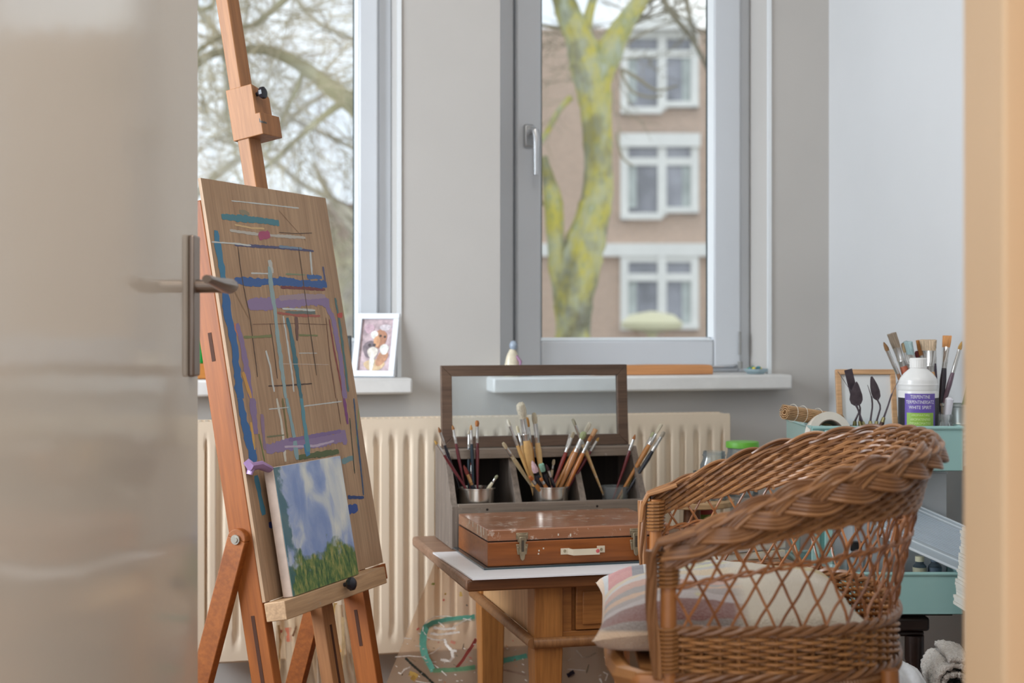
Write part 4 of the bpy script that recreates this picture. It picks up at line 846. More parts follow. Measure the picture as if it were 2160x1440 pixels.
        q0, q1 = Vector((.30, sd*.20, 0)), Vector((.30, sd*.20, .56)); b = MB(); b.var = .5; b.tube([M @ (q0+Vector((.03, sd*.02, 0))), M @ q1], .0125, 14); b.build('rear_leg', CN, r)
        b = MB(); b.var = .8; b.tube([M @ Vector(p) for p in ((.01, sd*.255, .40), (.05, sd*.25, .48), (.09, sd*.245, .545))], .007, 8); b.build('brace', CN, r)
    # apron (basket weave between seat and lattice)
    zt, zb_ = .617, .566; b = MB(); nst = 42
    for i in range(nst+1):
        t = i/nst; b.var = random.random()*.6; p = samp(Bc, t)
        b.tube([M @ Vector((p.x, p.y, zb_-.004)), M @ Vector((p.x, p.y, zt+.002))], .0027, 6)
    b.build('apron_stakes', WA, r)
    def bn(t):
        d = samp(Bc, t+.004)-samp(Bc, t-.004); return Vector((d.y, -d.x, 0)).normalized()
    b = MB(); R_ = 11
    for j in range(R_):
        pts = []; b.var = random.random(); n = nst*8
        for i in range(n+1):
            t = i/n; p = samp(Bc, t)+bn(t)*(.0048*math.cos(math.pi*t*nst+math.pi*j)); p.z = zb_+(zt-zb_)*(j+.5)/R_+.0006*math.sin(t*40+j); pts.append(M @ p)
        b.tube(pts, .0023, 6)
    b.build('apron_weave', WA, r)
    b = MB()
    for z, am, rd in ((zt+.004, .0042, .0036), (zb_-.006, .0042, .0036)):
        rope(b, lambda t, z=z: (Vector((samp(Bc, t).x, samp(Bc, t).y, z))+bn(t)*.003, bn(t), Vector((0, 0, 1)), t*BT), 300, rd, am, .07, 3)
    b.build('seat_border', WK, r)
    b = MB(); b.var = .6; b.tube([M @ (Vector((samp(Bc, i/80).x, samp(Bc, i/80).y, .548))-bn(i/80)*.004) for i in range(81)], .0105, 12); rl = b.build('seat_rail', CN, r)
    b = MB(); k = 190; b.var = .4
    b.tube([M @ (Vector((samp(Bc, t).x, samp(Bc, t).y, .548))-bn(t)*.004+bn(t)*(math.cos(i*math.pi/3)*.0118)+Vector((0, 0, math.sin(i*math.pi/3)*.0118))) for i in range(k*6) for t in (i/(k*6),)], .0022, 4)
    b.build('rail_wrapping', WA, rl)
    # bowed front rail, coil wrapped
    fr = [(.004, -.262), (-.030, -.255), (-.052, -.225), (-.062, -.15), (-.066, 0), (-.062, .15), (-.052, .225), (-.030, .255), (.004, .262)]
    F = [Vector((x, y, .552)) for x, y in fr]; Q = []
    for i in range(len(F)-1):
        for j in range(20): Q.append(F[i].lerp(F[i+1], j/20))
    b = MB(); b.var = .5; b.tube([M @ q for q in Q], .011, 12); fo = b.build('front_rail', CN, r)
    b = MB(); b.var = .6; n = 700; pts = []
    for i in range(n):
        q = Q[int(i/n*(len(Q)-1))].lerp(Q[min(len(Q)-1, int(i/n*(len(Q)-1))+1)], (i/n*(len(Q)-1)) % 1); pts.append(M @ (q+Vector((math.cos(i*.9)*.0125, 0, math.sin(i*.9)*.0125))))
    b.tube(pts, .0024, 4); b.build('rail_wrapping', WA, fo)
    # seat
    b = MB(); out = [samp(Bc, i/60) for i in range(61)]; poly = [(p.x*.98, p.y*.97) for p in out]+[(-.03, .22), (-.04, 0), (-.03, -.22)]
    b.prism([M @ Vector((x, y, .556)) for x, y in poly], (0, 0, .008)); b.build('seat', WA, r)
    # cushion
    m, nt, bs, N, L = newmat('kilim_wool'); tcn = N('ShaderNodeTexCoord'); sx = N('ShaderNodeSeparateXYZ'); L(tcn.outputs['Object'], sx.inputs[0])
    n1 = noise(nt, 34, vec=(.5, 1.4, 1), detail=4); n2 = noise(nt, 420, detail=2); n3 = noise(nt, 12, detail=3, off=(3, 1, 0))
    def mm(op, *a):
        n = N('ShaderNodeMath'); n.operation = op
        for i, x in enumerate(a):
            if hasattr(x, 'links'): L(x, n.inputs[i])
            else: n.inputs[i].default_value = x
        return n.outputs[0]
    yw = mm('ADD', sx.outputs['Y'], mm('MULTIPLY', mm('SUBTRACT', n1, .5), .02)); yy = mm('ADD', mm('MULTIPLY', yw, 2.0), .5)   # across the chair 0 near .. 1 far
    band = ramp(nt, yy, [(0, (206, 180, 154)), (.05, (140, 128, 122)), (.09, (126, 74, 68)), (.17, (188, 178, 178)), (.22, (158, 146, 144)), (.27, (206, 168, 136)), (.31, (150, 142, 140)), (.36, (196, 150, 132)), (.42, (198, 194, 190)),
        (.48, (208, 186, 150)), (.54, (176, 172, 168)), (.60, (200, 200, 190)), (.66, (150, 146, 148)), (.72, (204, 200, 196)), (.80, (182, 176, 172)), (.90, (206, 202, 198))], 'CONSTANT')
    # front far corner: red and navy blocks
    xx = mm('ADD', mm('MULTIPLY', sx.outputs['X'], 2.6), .5)
    blk = ramp(nt, xx, [(0, (196, 200, 200)), (.06, (196, 92, 88)), (.155, (66, 64, 84)), (.20, (214, 212, 206)), (.225, (66, 64, 84)), (.25, (196, 198, 196)), (.30, (204, 178, 160)), (.33, (198, 198, 194))], 'CONSTANT')
    far = ramp(nt, yy, [(0, (0, 0, 0)), (.45, (0, 0, 0)), (.55, (235, 235, 235))], 'CONSTANT'); fr_ = mixc(nt, ramp(nt, xx, [(0, (255, 255, 255)), (.36, (0, 0, 0))], 'CONSTANT'), (0, 0, 0, 1), far)
    c = mixc(nt, fr_, band, blk)
    crm = mixc(nt, ramp(nt, yy, [(0, (0, 0, 0)), (.60, (0, 0, 0)), (.66, (255, 255, 255)), (.73, (0, 0, 0))], 'CONSTANT'), lin((214, 204, 184)), lin((206, 188, 132)))
    c = mixc(nt, ramp(nt, xx, [(.50, (0, 0, 0)), (.56, (255, 255, 255))]), c, crm)
    yl = mixc(nt, ramp(nt, n3, [(.58, (0, 0, 0)), (.60, (255, 255, 255))]), (0, 0, 0, 1), ramp(nt, xx, [(.30, (0, 0, 0)), (.36, (200, 200, 200)), (.52, (200, 200, 200)), (.58, (0, 0, 0))])); c = mixc(nt, yl, c, lin((202, 196, 112)))
    c = mixc(nt, ramp(nt, n2, [(.35, (0, 0, 0)), (.7, (120, 120, 120))]), c, lin((214, 206, 196)))
    c = mixc(nt, ramp(nt, sx.outputs['Z'], [(.0, (255, 255, 255)), (.001, (0, 0, 0))]), c, lin((212, 184, 156)))
    L(c, bs.inputs['Base Color']); bs.inputs['Roughness'].default_value = 1; bs.inputs['Sheen Weight'].default_value = .5; bump(nt, bs, n2, .9, .004)
    Mp = M @ Matrix.Translation((.096, 0, .606)); ha, hb, th = .190, .224, .046; b = MB()
    def pil(sg):
        def fn(u, v):
            x, y = u*2-1, v*2-1; e = (max(0, 1-abs(x)**2.8)**.42)*(max(0, 1-abs(y)**2.8)**.42)
            px_ = x*(1-.07*(1-abs(y)**4)*(abs(x)**3))*ha; py_ = y*(1-.06*(1-abs(x)**4)*(abs(y)**3))*hb
            if x > 0: py_ *= 1-.10*x**3
            w = .0035*math.sin(x*7+y*3)+.003*math.sin(y*9-x*4)
            return Vector((px_, py_, sg*(e if sg > 0 else e**.75)*(th if sg > 0 else .042)+w*e+.004*e*random.uniform(-.2, .2)-.010*(abs(x)**3)*(x < 0)))
        return fn
    b.grid(pil(1), 60, 64); k = len(b.f); b.grid(pil(-1), 60, 64); b.f[k:] = [f[::-1] for f in b.f[k:]]
    cu = b.build('seat_cushion', m, None, Mp, smooth=80); tag(cu, 'woolly striped kilim cushion in faded red, grey and cream on the wicker armchair', 'cushion')
chair()
# ------------------------------------------------------------------ teal tray rack on the right and what stands in it
TEAL = M_('teal_enamel', (150, 188, 184), .35, var=.015, scale=8, coat=.2)
RK = Matrix.Translation(CF(.594, 2.9, 0)) @ Matrix.Rotation(-TH, 4, 'Z')
RW_, RD_ = .296, .28
def rack():
    r = thing('tray_rack', 'teal enamelled metal rack with an upper and a lower tray by the right wall', 'rack', M=RK)
    def tray(z0, z1, nm):
        b = MB(); t = .0025
        b.box(0, RW_, 0, RD_, z0, z0+t); b.box(0, RW_, 0, t, z0, z1); b.box(0, RW_, RD_-t, RD_, z0, z1); b.box(0, t, t, RD_-t, z0, z1); b.box(RW_-t, RW_, t, RD_-t, z0, z1)
        o = b.build(nm, TEAL, r, RK, bevel=.001)
        b = MB(); e = .004
        for p, q in (((-.001, 0), (RW_+.001, 0)), ((RW_, 0), (RW_, RD_)), ((RW_, RD_), (0, RD_)), ((0, RD_), (0, 0))): b.tube([RK @ Vector((p[0], p[1], z1)), RK @ Vector((q[0], q[1], z1))], e, 8)
        b.build('rolled_edge', TEAL, o)
    tray(.727, .812, 'upper_tray'); tray(.444, .524, 'lower_tray')
    for x, y in ((.004, .006), (.030, .006)):
        b = MB(); b.box(x-.008, x+.008, -.004-.004, -.0005, .452, .808); b.build('upright', TEAL, r, RK, bevel=.002)
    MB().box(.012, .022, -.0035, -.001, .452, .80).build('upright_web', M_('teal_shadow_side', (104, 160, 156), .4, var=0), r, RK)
    MB().box(.01, .03, RD_, RD_+.006, .452, .80).build('upright', TEAL, r, RK, bevel=.002)
    MB().box(RW_-.03, RW_-.01, RD_, RD_+.006, .452, .80).build('upright', TEAL, r, RK, bevel=.002)
rack()
def dark_table():
    m = wood('ebonised_wood', (26, 16, 14), (44, 28, 22), axis=0, rough=.35, scale=14)
    r = thing('side_table', 'dark brown turned side table carrying the teal rack', 'table', CF(.73, 3.04, 0))
    a = RK.inverted()
    MB().box(.02, RW_-.062, .01, .26, .408, .436).box(.03, RW_-.07, .018, .25, .396, .408).build('tabletop', m, r, RK, bevel=.006)
    MB().box(.02, RW_-.012, .03, .25, .436, .443).build('top_slat', m, r, RK)
    for x, y in ((.05, .03), (RW_-.088, .03), (.05, .22), (RW_-.088, .22)):
        b = MB(); b.lathe([(.014, 0), (.016, .05), (.011, .07), (.016, .20), (.018, .30), (.012, .33), (.019, .35), (.019, .397)], (0, 0, 0), 16, M=RK @ Matrix.Translation((x, y, 0))); b.v = [tuple(Vector(v)) for v in b.v]; b.build('leg', m, r)
dark_table()
UZ = .7305; LZ = .4475
def rk(x, y, z=0): return RK @ Vector((x, y, z))
def rx(px, y): return ((px-1080)/FP)*(2.9+y)-.594                    # rack x of a pixel column at rack depth y
def bottle():
    r_ = .0395; x, y = rx(1937, .06), .06; c = rk(x, y, UZ); s = .223/.20
    r = thing('spirit_bottle', 'white plastic bottle of turpentine substitute with purple and green label', 'bottle', M=Matrix.Translation(c) @ Matrix.Rotation(-TH-.14, 4, 'Z')); M = WM[r.name]
    pl = M_('bottle_plastic', (226, 226, 224), .3, var=.01, coat=.2)
    pf = [(0, 0), (r_*.93, 0), (r_, .006), (r_, .150), (r_*.97, .153), (r_, .157), (r_*.97, .161), (r_*1.0, .165), (r_*.96, .169), (r_*.97, .172), (r_*.88, .179), (r_*.72, .187), (r_*.52, .194), (r_*.42, .197), (r_*.38, .199), (r_*.38, .203)]
    MB().lathe(pf, n=40).build('bottle_body', pl, r, M)
    b = MB(); n = 48
    vs = []; pc = [(.0158, .198), (.0166, .199), (.0166, .216), (.0155, .218), (0, .2185)]
    for q, z in pc:
        for j in range(n): a = 2*math.pi*j/n; e = 1+(.035 if j % 2 and .1985 < z < .2165 else 0); vs.append((q*e*math.cos(a), q*e*math.sin(a), z))
    b.add(vs, [(i*n+j, i*n+(j+1) % n, (i+1)*n+(j+1) % n, (i+1)*n+j) for i in range(len(pc)-1) for j in range(n)]); b.build('bottle_cap', M_('cap_white', (232, 231, 228), .4, var=0), r, M, smooth=25)
    def arc(a0, a1, z0, z1, off, name, mat, parent, k=24):
        b = MB(); b.grid(lambda u, v: ((r_+off)*math.sin(math.radians(a0+(a1-a0)*u)), -(r_+off)*math.cos(math.radians(a0+(a1-a0)*u)), z0+(z1-z0)*v), k, 1); return b.build(name, mat, parent, M)
    wrap = arc(-88, 88, .02, .139, .0004, 'wrap_label', M_('label_black', (44, 42, 46), .4, var=.02), r)
    arc(-88, 88, .02, .072, .0006, 'label_red_strip', M_('label_red', (196, 60, 70), .4, var=0), wrap)
    arc(-88, 88, .02, .067, .0008, 'label_white_strip', M_('label_white', (230, 228, 230), .4, var=0), wrap)
    lab = arc(-47, 44, .02, .148, .0012, 'front_label', M_('label_purple', (104, 82, 168), .4, var=.02), r)
    arc(-40, 37, .025, .110, .0016, 'green_panel', M_('label_green', (146, 186, 74), .4, var=.02), lab)
    def word(t, z, h, wmax, zz, mat):
        cu = bpy.data.curves.new('t', 'FONT'); cu.body = t; cu.size = 1; cu.align_x = 'CENTER'; ob = bpy.data.objects.new('t', cu); COL.objects.link(ob)
        dg = bpy.context.evaluated_depsgraph_get(); me = bpy.data.meshes.new_from_object(ob.evaluated_get(dg)); bpy.data.objects.remove(ob)
        xs = [v.co.x for v in me.vertices]; ys = [v.co.y for v in me.vertices]; w = max(xs)-min(xs); hh = max(ys)-min(ys); x0 = (max(xs)+min(xs))/2
        b = MB(); vs = []
        for v in me.vertices:
            a = (v.co.x-x0)/w*wmax/r_+math.radians(-1.5); vs.append(((r_+zz)*math.sin(a), -(r_+zz)*math.cos(a), z+(v.co.y-min(ys))/hh*h))
        b.add(vs, [tuple(p.vertices) for p in me.polygons]); return b
    wt = M_('print_white', (236, 234, 240), .5, var=0)
    for t, z, h, w in (('TERPENTINE', .1385, .0066, .038), ('TERPENTINERSATZ', .1280, .0066, .056), ('WHITE SPIRIT', .1175, .0066, .044)):
        word(t, z, h, w, .0016, wt).build('label_print', wt, lab, M, smooth=0)
    wt2 = M_('print_pale', (214, 232, 170), .5, var=0)
    for i, (t, w) in enumerate((('AROMAATVRIJ', .034), ('AROMATENFREI', .038), ('DESAROMATISE', .040), ('DESAROMATIZADO', .042))):
        word(t, .1025-i*.0080, .0048, w, .0019, wt2).build('label_print', wt2, lab, M, smooth=0)
bottle()
def stick_set():
    # jar of wide brushes behind the bottle
    y = .15; cx = rx(1945, y); c = rk(cx, y, UZ); R_ = .036
    r = thing('brush_jar', 'glass jar of wide brushes standing behind the white spirit bottle', 'jar', c)
    MB().lathe([(0, 0), (R_, 0), (R_, .10), (R_+.001, .104), (R_-.003, .104), (R_-.003, .004), (0, .003)], c, 32).build('jar_body', JG, r)
    X = lambda p: (1600+p[0]/4.5, 680+p[1]/4.5); G = 'wide brushes in the jar behind the bottle'
    def put(tip, low, *a, dz=0, yo=0, **k):
        px, py = X(tip); T = PZ(px, py, 2.9+y+yo); qx, qy = X(low); R = PZ(qx, qy, 2.9+y+yo*.4); d = R-T; B = T+d*((UZ+.006-T.z)/d.z)
        off = Vector((B.x-c.x, B.y-c.y, 0)); mx = R_*.8
        if off.length > mx: off = off.normalized()*mx
        return brush(Vector((c.x+off.x, c.y+off.y, UZ+.006)), T, *a, group=G, **k)
    e = 'in the jar behind the bottle'
    put((1188, 185), (1420, 560), (150, 110, 80), (150, 110, 70), .0050, 'small round-tipped brush farthest left '+e, fl=.052, bl=.018, shape='point')
    put((1262, 105), (1450, 480), (176, 96, 70), (150, 132, 112), .0090, 'large square-haired brush leaning left '+e, fl=.040, bl=.030, flat=True, shape='flat', yo=.01, rot=.5)
    put((1368, 195), (1460, 470), (170, 120, 80), (170, 146, 110), .0050, 'narrow brown-haired brush left of the pale blue one '+e, fl=.035, bl=.018)
    put((1415, 180), (1500, 480), (150, 60, 50), (166, 190, 190), .0085, 'brush with pale blue-grey hair '+e, fl=.026, bl=.026, flat=True, shape='flat', yo=-.01)
    put((1498, 270), (1540, 480), (120, 50, 40), (120, 50, 50), .0050, 'short dark red brush just above the bottle cap', fl=.02, bl=.012)
    put((1520, 170), (1620, 480), (110, 100, 100), (196, 132, 70), .0090, 'orange brush with a maroon-stained tip '+e, fl=.030, bl=.030, flat=True, shape='flat', yo=.01)
    put((1668, 200), (1700, 500), (60, 40, 60), (80, 50, 90), .0045, 'thin dark purple-tipped brush '+e, fl=.03, bl=.010, yo=.02)
    put((1608, 165), (1790, 700), (214, 160, 96), (206, 180, 150), .0105, 'wide cream-haired brush with thick tan handle '+e, fl=.044, bl=.020, flat=True, shape='flat', yo=-.02)
    put((1790, 128), (1750, 560), (54, 50, 60), (214, 150, 90), .0062, 'angled orange-haired brush with dark handle '+e, fl=.044, bl=.022, flat=True, shape='flat', yo=.015)
    put((1930, 178), (1790, 660), (120, 96, 110), (206, 160, 90), .0048, 'mauve-handled round brush leaning farthest right '+e, fl=.050, bl=.016, shape='point')
    # ribbed tin with pencils at the right edge
    y = .10; cx = rx(2022, y); c = rk(cx, y, UZ); R_ = .036
    r = thing('ribbed_tin', 'ribbed silver tin at the right end of the upper teal tray', 'can', c); pf = [(0, 0), (R_-.002, 0), (R_-.002, .02)]
    for i in range(6): z = .03+i*.011; pf += [(R_-.002, z-.004), (R_, z), (R_-.002, z+.004)]
    pf += [(R_-.002, .118), (R_, .120), (R_, .124), (R_-.003, .124), (R_-.004, .004), (0, .003)]
    MB().lathe(pf, c, 36).build('tin_body', M_('tin_pale', (206, 216, 214), .22, .6, var=0), r)
    for i, (tx, ty, bx_, col, lab) in enumerate(((2052, 778, 2008, (40, 130, 96), 'green'), (2056, 792, 2014, (196, 150, 84), 'ochre'), (2060, 812, 2020, (120, 106, 84), 'olive brown'), (2060, 830, 2026, (176, 150, 116), 'beige'))):
        T = PZ(tx, ty, 2.99+i*.008); d = c-T; B = rk(rx(bx_-4, y), y+.004*i, UZ+.01); Mq = along(B, T); Ln = (T-B).length
        o = thing('color_pencil', lab+' pencil leaning out of the ribbed tin', 'pencil', M=Mq, group='pencils in the ribbed tin')
        MB().lathe([(.0045, 0), (.0045, Ln-.02)], n=6).build('barrel', M_('pencil_'+lab.replace(' ', '_'), col, .3, var=0), o, Mq, smooth=0)
        MB().lathe([(.0045, Ln-.02), (.0012, Ln-.003), (0, Ln)], n=6).build('point', M_('pencil_wood', (206, 170, 126), .6, var=0), o, Mq, smooth=0)
    # small glass with pipette
    y = .045; c = rk(rx(1990, y), y, UZ); r = thing('small_glass_jar', 'small clear glass jar right of the white spirit bottle', 'jar', c)
    MB().lathe([(0, 0), (.020, 0), (.021, .08), (.016, .092), (.0175, .098), (.0175, .106), (.015, .106), (.014, .092), (.018, .078), (.018, .004), (0, .003)], c, 28).build('jar_body', JG, r)
    T = PZ(2003, 838, 2.945); B = c+Vector((-.006, 0, .01)); b = MB(); b.tube([B, B.lerp(T, .6), B.lerp(T, .72), T-(T-B)*.03, T], [.003, .004, .008, .0085, .004], 14)
    tag(b.build('plastic_pipette', M_('frosted_plastic', (226, 224, 232), .25, var=.02)), 'frosted plastic dropper standing in the small glass jar', 'dropper')
    # palette knives in a low glass
    y = .075; c = rk(rx(1826, y), y, UZ); R_ = .040
    r = thing('tool_glass', 'low glass tumbler holding the palette knives', 'glass', c)
    MB().lathe([(0, 0), (R_-.004, 0), (R_, .08), (R_-.002, .08), (R_-.006, .004), (0, .003)], c, 32).build('glass_body', JG, r)
    st = M_('knife_steel', (118, 108, 116), .3, .85, var=.12, scale=60); brz = M_('knife_ferrule', (176, 166, 120), .3, .85, var=0); hd = M_('knife_handle', (70, 44, 34), .4, var=.05)
    def knife(tip, neck, low, wmax, label, shape='leaf', dy=0, thin=False, twist=0, crank=.006):
        T = PZ(*X(tip), 2.9+y+dy); Nk = PZ(*X(neck), 2.9+y+dy); Lw = PZ(*X(low), 2.9+y+dy*.5)
        B = Lw+(Lw-Nk).normalized()*.05
        if B.z < UZ+.008: B = Lw.lerp(B, (Lw.z-UZ-.008)/(Lw.z-B.z))
        o = thing('palette_knife', label, 'palette knife', B, 'palette knives in the glass'); ax = (T-Nk).normalized(); sd = (RV*math.cos(twist)+FV*math.sin(twist)); sd = (sd-ax*sd.dot(ax)).normalized(); nn = ax.cross(sd)
        Lb = (T-Nk).length; P = []
        if shape == 'rect': pr = [(0, .5), (.08, .9), (.5, 1), (1, 1)]
        elif shape == 'drop': pr = [(0, .25), (.08, .75), (.25, 1), (.45, .92), (.7, .6), (.9, .3), (1, .05)]
        else: pr = [(0, .3), (.12, .85), (.35, 1), (.6, .85), (.85, .5), (1, .2)]
        b = MB(); vs = [Nk+ax*(t*Lb)+sd*(w*wmax/2*s_)+nn*(h*.0006) for t, w in pr for s_, h in ((-1, 0), (0, 1), (1, 0), (0, -1))]
        b.add(vs, [(i*4+j, i*4+(j+1) % 4, (i+1)*4+(j+1) % 4, (i+1)*4+j) for i in range(len(pr)-1) for j in range(4)]+[(0, 1, 2, 3), tuple((len(pr)-1)*4+j for j in (3, 2, 1, 0))]); b.build('blade', st, o)
        mid = Nk.lerp(Lw, .45)+sd*crank+FV*-.002
        b = MB(); b.tube([Nk+ax*.004, Nk, Nk.lerp(mid, .6)+sd*crank*.3, mid, Lw], [.0014, .0018, .0018, .0018, .0022], 8); b.build('shank', st, o)
        b = MB(); b.tube([Lw, Lw.lerp(B, .2)], [.0035, .0045], 10); b.build('collar', brz, o)
        b = MB(); b.tube([Lw.lerp(B, .2), Lw.lerp(B, .6), B], [.0045, .0058, .004], 10); b.build('handle', hd, o)
    k = 'in the glass tumbler'
    knife((930, 560), (925, 790), (915, 935), .0270, 'palette knife with the broadest drop-shaped blade '+k, 'drop', -.012)
    knife((850, 445), (915, 720), (960, 935), .0165, 'palette knife with square-ended dark blade '+k, 'rect', .01)
    knife((752, 462), (872, 645), (985, 940), .004, 'palette knife seen edge-on farthest left '+k, 'leaf', 0, twist=1.2)
    knife((1072, 512), (1130, 735), (1120, 935), .0185, 'palette knife with long dark purple blade '+k, 'leaf', 0)
    knife((1035, 592), (1075, 715), (1062, 935), .006, 'small palette knife with narrow pointed blade '+k, 'leaf', .01, twist=1.0)
    knife((1325, 555), (1260, 690), (1190, 900), .003, 'thin palette knife leaning farthest right '+k, 'leaf', 0, twist=1.3)
stick_set()
def tray_things():
    # leaning picture in a pale wood frame
    P0 = PZ(1768, 888, 3.13); tl = PZ(1786, 782, 3.165); tr = PZ(1905, 796, 3.165)
    P0.z = UZ+.002; top = tl.copy(); right = (tr-tl); right.z = 0; right.normalize(); upv = (tl-P0); upv = (upv-right*upv.dot(right)).normalized(); hh = (tl-P0).length; ww = .128
    M = frame_from(P0, right, upv); r = thing('picture_frame', 'pale wooden framed picture leaning in the teal rack behind the palette knives', 'picture', M=M)
    fw = wood('frame_pine', (206, 158, 112), (228, 184, 140), axis=0, rough=.5, scale=20); b = MB(); t = .011
    b.box(0, ww, 0, t, 0, .012).box(0, ww, hh-t, hh, 0, .012).box(0, t, t, hh-t, 0, .012).box(ww-t, ww, t, hh-t, 0, .012); b.build('frame', fw, r, M, bevel=.001)
    m, nt, bs, N, L = newmat('snow_print'); tcn = N('ShaderNodeTexCoord'); sx = N('ShaderNodeSeparateXYZ'); L(tcn.outputs['Object'], sx.inputs[0])
    L(ramp(nt, sx.outputs['Y'], [(.04, (150, 176, 196)), (.075, (206, 214, 218)), (.085, (226, 230, 230)), (.16, (232, 234, 234))]), bs.inputs['Base Color']); bs.inputs['Roughness'].default_value = .3
    MB().box(t, ww-t, t, hh-t, .003, .006).build('print', m, r, M, smooth=0)
    # bamboo mat roll
    A = PZ(1655, 868, 2.93); B_ = PZ(1772, 906, 3.0); B_.z = max(B_.z, .82)
    M = along(A, B_); Ln = (B_-A).length; r = thing('bamboo_mat', 'rolled bamboo slat mat lying across the corner of the upper teal tray', 'mat', M=M)
    bmm = M_('bamboo_slat', (206, 168, 124), .5, var=.10, scale=60); b = MB(); turns = 3.2; n = 78
    for i in range(n):
        a = 2*math.pi*turns*(i/n); q = .0035+.0125*(i/n); b.var = random.random()
        b.tube([Vector((math.cos(a)*q, math.sin(a)*q, random.uniform(-.0006, .0006))), Vector((math.cos(a)*q, math.sin(a)*q, Ln))], .0011, 5)
    tag(b.build('slats', bmm, r, M), kind='stuff')
    b = MB()
    for z in (.02, .045, .085): b.tube([Vector((math.cos(a)*.0175, math.sin(a)*.0175, z)) for a in [2*math.pi*i/24 for i in range(25)]], .0005, 4)
    b.build('binding_thread', M_('thread_white', (226, 220, 206), .8, var=0), r, M)
    # masking tape roll
    c = PZ(1748, 918, 2.938); M = Matrix.Translation(c) @ Matrix.Rotation(-TH+.25, 4, 'Z') @ Matrix.Rotation(math.radians(74), 4, 'X')
    r = thing('tape_roll', 'large roll of white masking tape beside the bamboo mat', 'tape', M=M); R1, R2 = .046, .028
    MB().lathe([(R2+.002, -.012), (R1, -.012), (R1, .012), (R2+.002, .012), (R2+.002, -.012)], n=48, close=True).build('tape', M_('tape_paper', (222, 216, 204), .6, var=.02), r, M)
    MB().lathe([(R2, -.0118), (R2+.002, -.0118), (R2+.002, .0118), (R2, .0118), (R2, -.0118)], n=40, close=True).build('core', M_('cardboard_core', (120, 104, 92), .8, var=.05), r, M)
    # ---- lower tray: milky box, cloths, ribbed lid, cutting mat, bottles
    mk = glass('milky_plastic', (244, 246, 248), rough=.2, milky=.86, milk=(250, 251, 252)); cl = glass('clear_plastic', (228, 236, 240), rough=.12, milky=.5, milk=(234, 242, 248))
    r = thing('storage_box', 'milky plastic storage box standing at the back of the lower teal tray', 'box', rk(.2, .24, LZ)); b = MB(); x0, x1, y0, y1 = .10, .291, .094, .262; t = .002; z1 = .712; mk = glass('milky_front', (244, 248, 250), rough=.2, milky=.45, milk=(250, 251, 252))
    for q in ((x0, x1, y0, y0+t), (x0, x1, y1-t, y1), (x0, x0+t, y0, y1), (x1-t, x1, y0, y1)): b.box(q[0], q[1], q[2], q[3], LZ, z1)
    b.build('box_wall', mk, r, RK); MB().box(x0-.002, x1+.002, y0-.002, y1+.002, z1, z1+.004).build('lid', mk, r, RK, bevel=.001)
    gc = M_('grey_cloth', (150, 158, 164), .9, var=.1, scale=25)
    b = MB(); b.grid(lambda u, v: rk(.180+.100*u, .105+.06*v, .590+.040*math.sin(math.pi*min(1, max(0, u)))**.5*math.sin(math.pi*v)**.5+.008*math.sin(u*17+v*5)*math.sin(math.pi*v)), 26, 14); tag(b.build('folded_cloth', gc, solid=.004), 'crumpled grey cloth heaped on the dark book in the lower tray', 'cloth')
    for i, (w, col, lab) in enumerate(((.115, (74, 76, 88), 'dark blue closed book under the grey cloth in the lower tray'), (.13, (206, 196, 150), 'pale yellow pad beneath the dark book in the lower tray'), (.125, (120, 112, 104), 'grey-brown pad beneath the pale yellow pad in the lower tray'))):
        z = .587-.0205*i; b = MB().box(.155, .155+w, .10, .168, z-.018, z); r = thing('book', lab, 'book', rk(.17, .12, z-.018), 'pads and books in the lower tray'); b.build('cover', M_('book_%d' % i, col, .6, var=.03), r, RK, bevel=.0015)
        MB().box(.157, .157+w-.004, .0995, .1685, z-.015, z-.003).build('pages', M_('paper', (226, 222, 210), .8, var=.03), r, RK)
    tag(MB().box(.15, .285, .10, .168, LZ, .5275).build('cardboard_box', M_('cardboard', (156, 132, 106), .8, var=.05), None, RK, bevel=.001), 'plain cardboard box supporting the pads in the lower tray', 'box')
    # ribbed translucent lid sloping down to the right
    A = PZ(1850, 1030, 2.99); Bq = PZ(2052, 1118, 2.955); C_ = PZ(1848, 1125, 2.925); dx = (Bq-A); dy = (C_-A)
    r = thing('plastic_cover', 'large ribbed translucent plastic cover leaning down across the lower teal tray', 'lid', A); nn = dx.cross(dy).normalized()
    if nn.dot(FV) > 0: nn = -nn
    b = MB(); b.prism([A, A+dx, A+dx+dy, A+dy], nn*.002); lo = b.build('sheet', cl, r)
    b = MB()
    for i in range(17): q = .16+.036*i; b.tube([A+dy*q+nn*.0022+dx*.02, A+dy*q+nn*.0022+dx*.98], .0010, 5)
    tag(b.build('rib', M_('rib_plastic', (190, 202, 214), .3, var=0), lo))
    for q in (0.0, .08, .82, 1.0):
        b = MB(); b.tube([A+dy*q, A+dy*q+dx], .0028, 6); b.build('rim_bead', M_('rim_plastic', (216, 224, 230), .25, var=0), lo)
    # cutting mat with grid
    m, nt, bs, N, L = newmat('cutting_mat'); bt = N('ShaderNodeTexBrick'); bt.offset = 0; tcn = N('ShaderNodeTexCoord'); bt.inputs['Scale'].default_value = 1; bt.inputs['Brick Width'].default_value = .02; bt.inputs['Row Height'].default_value = .02; bt.inputs['Mortar Size'].default_value = .0008
    bt.inputs['Color1'].default_value = bt.inputs['Color2'].default_value = lin((150, 178, 192)); bt.inputs['Mortar'].default_value = lin((226, 234, 238)); L(tcn.outputs['Object'], bt.inputs['Vector']); L(bt.outputs[0], bs.inputs['Base Color']); bs.inputs['Roughness'].default_value = .35
    tag(MB().box(.006, RW_-.006, .006, .085, .510, .513).build('cutting_mat', m, None, RK, smooth=0), 'pale blue cutting mat with white grid lying in the lower teal tray', 'cutting mat')
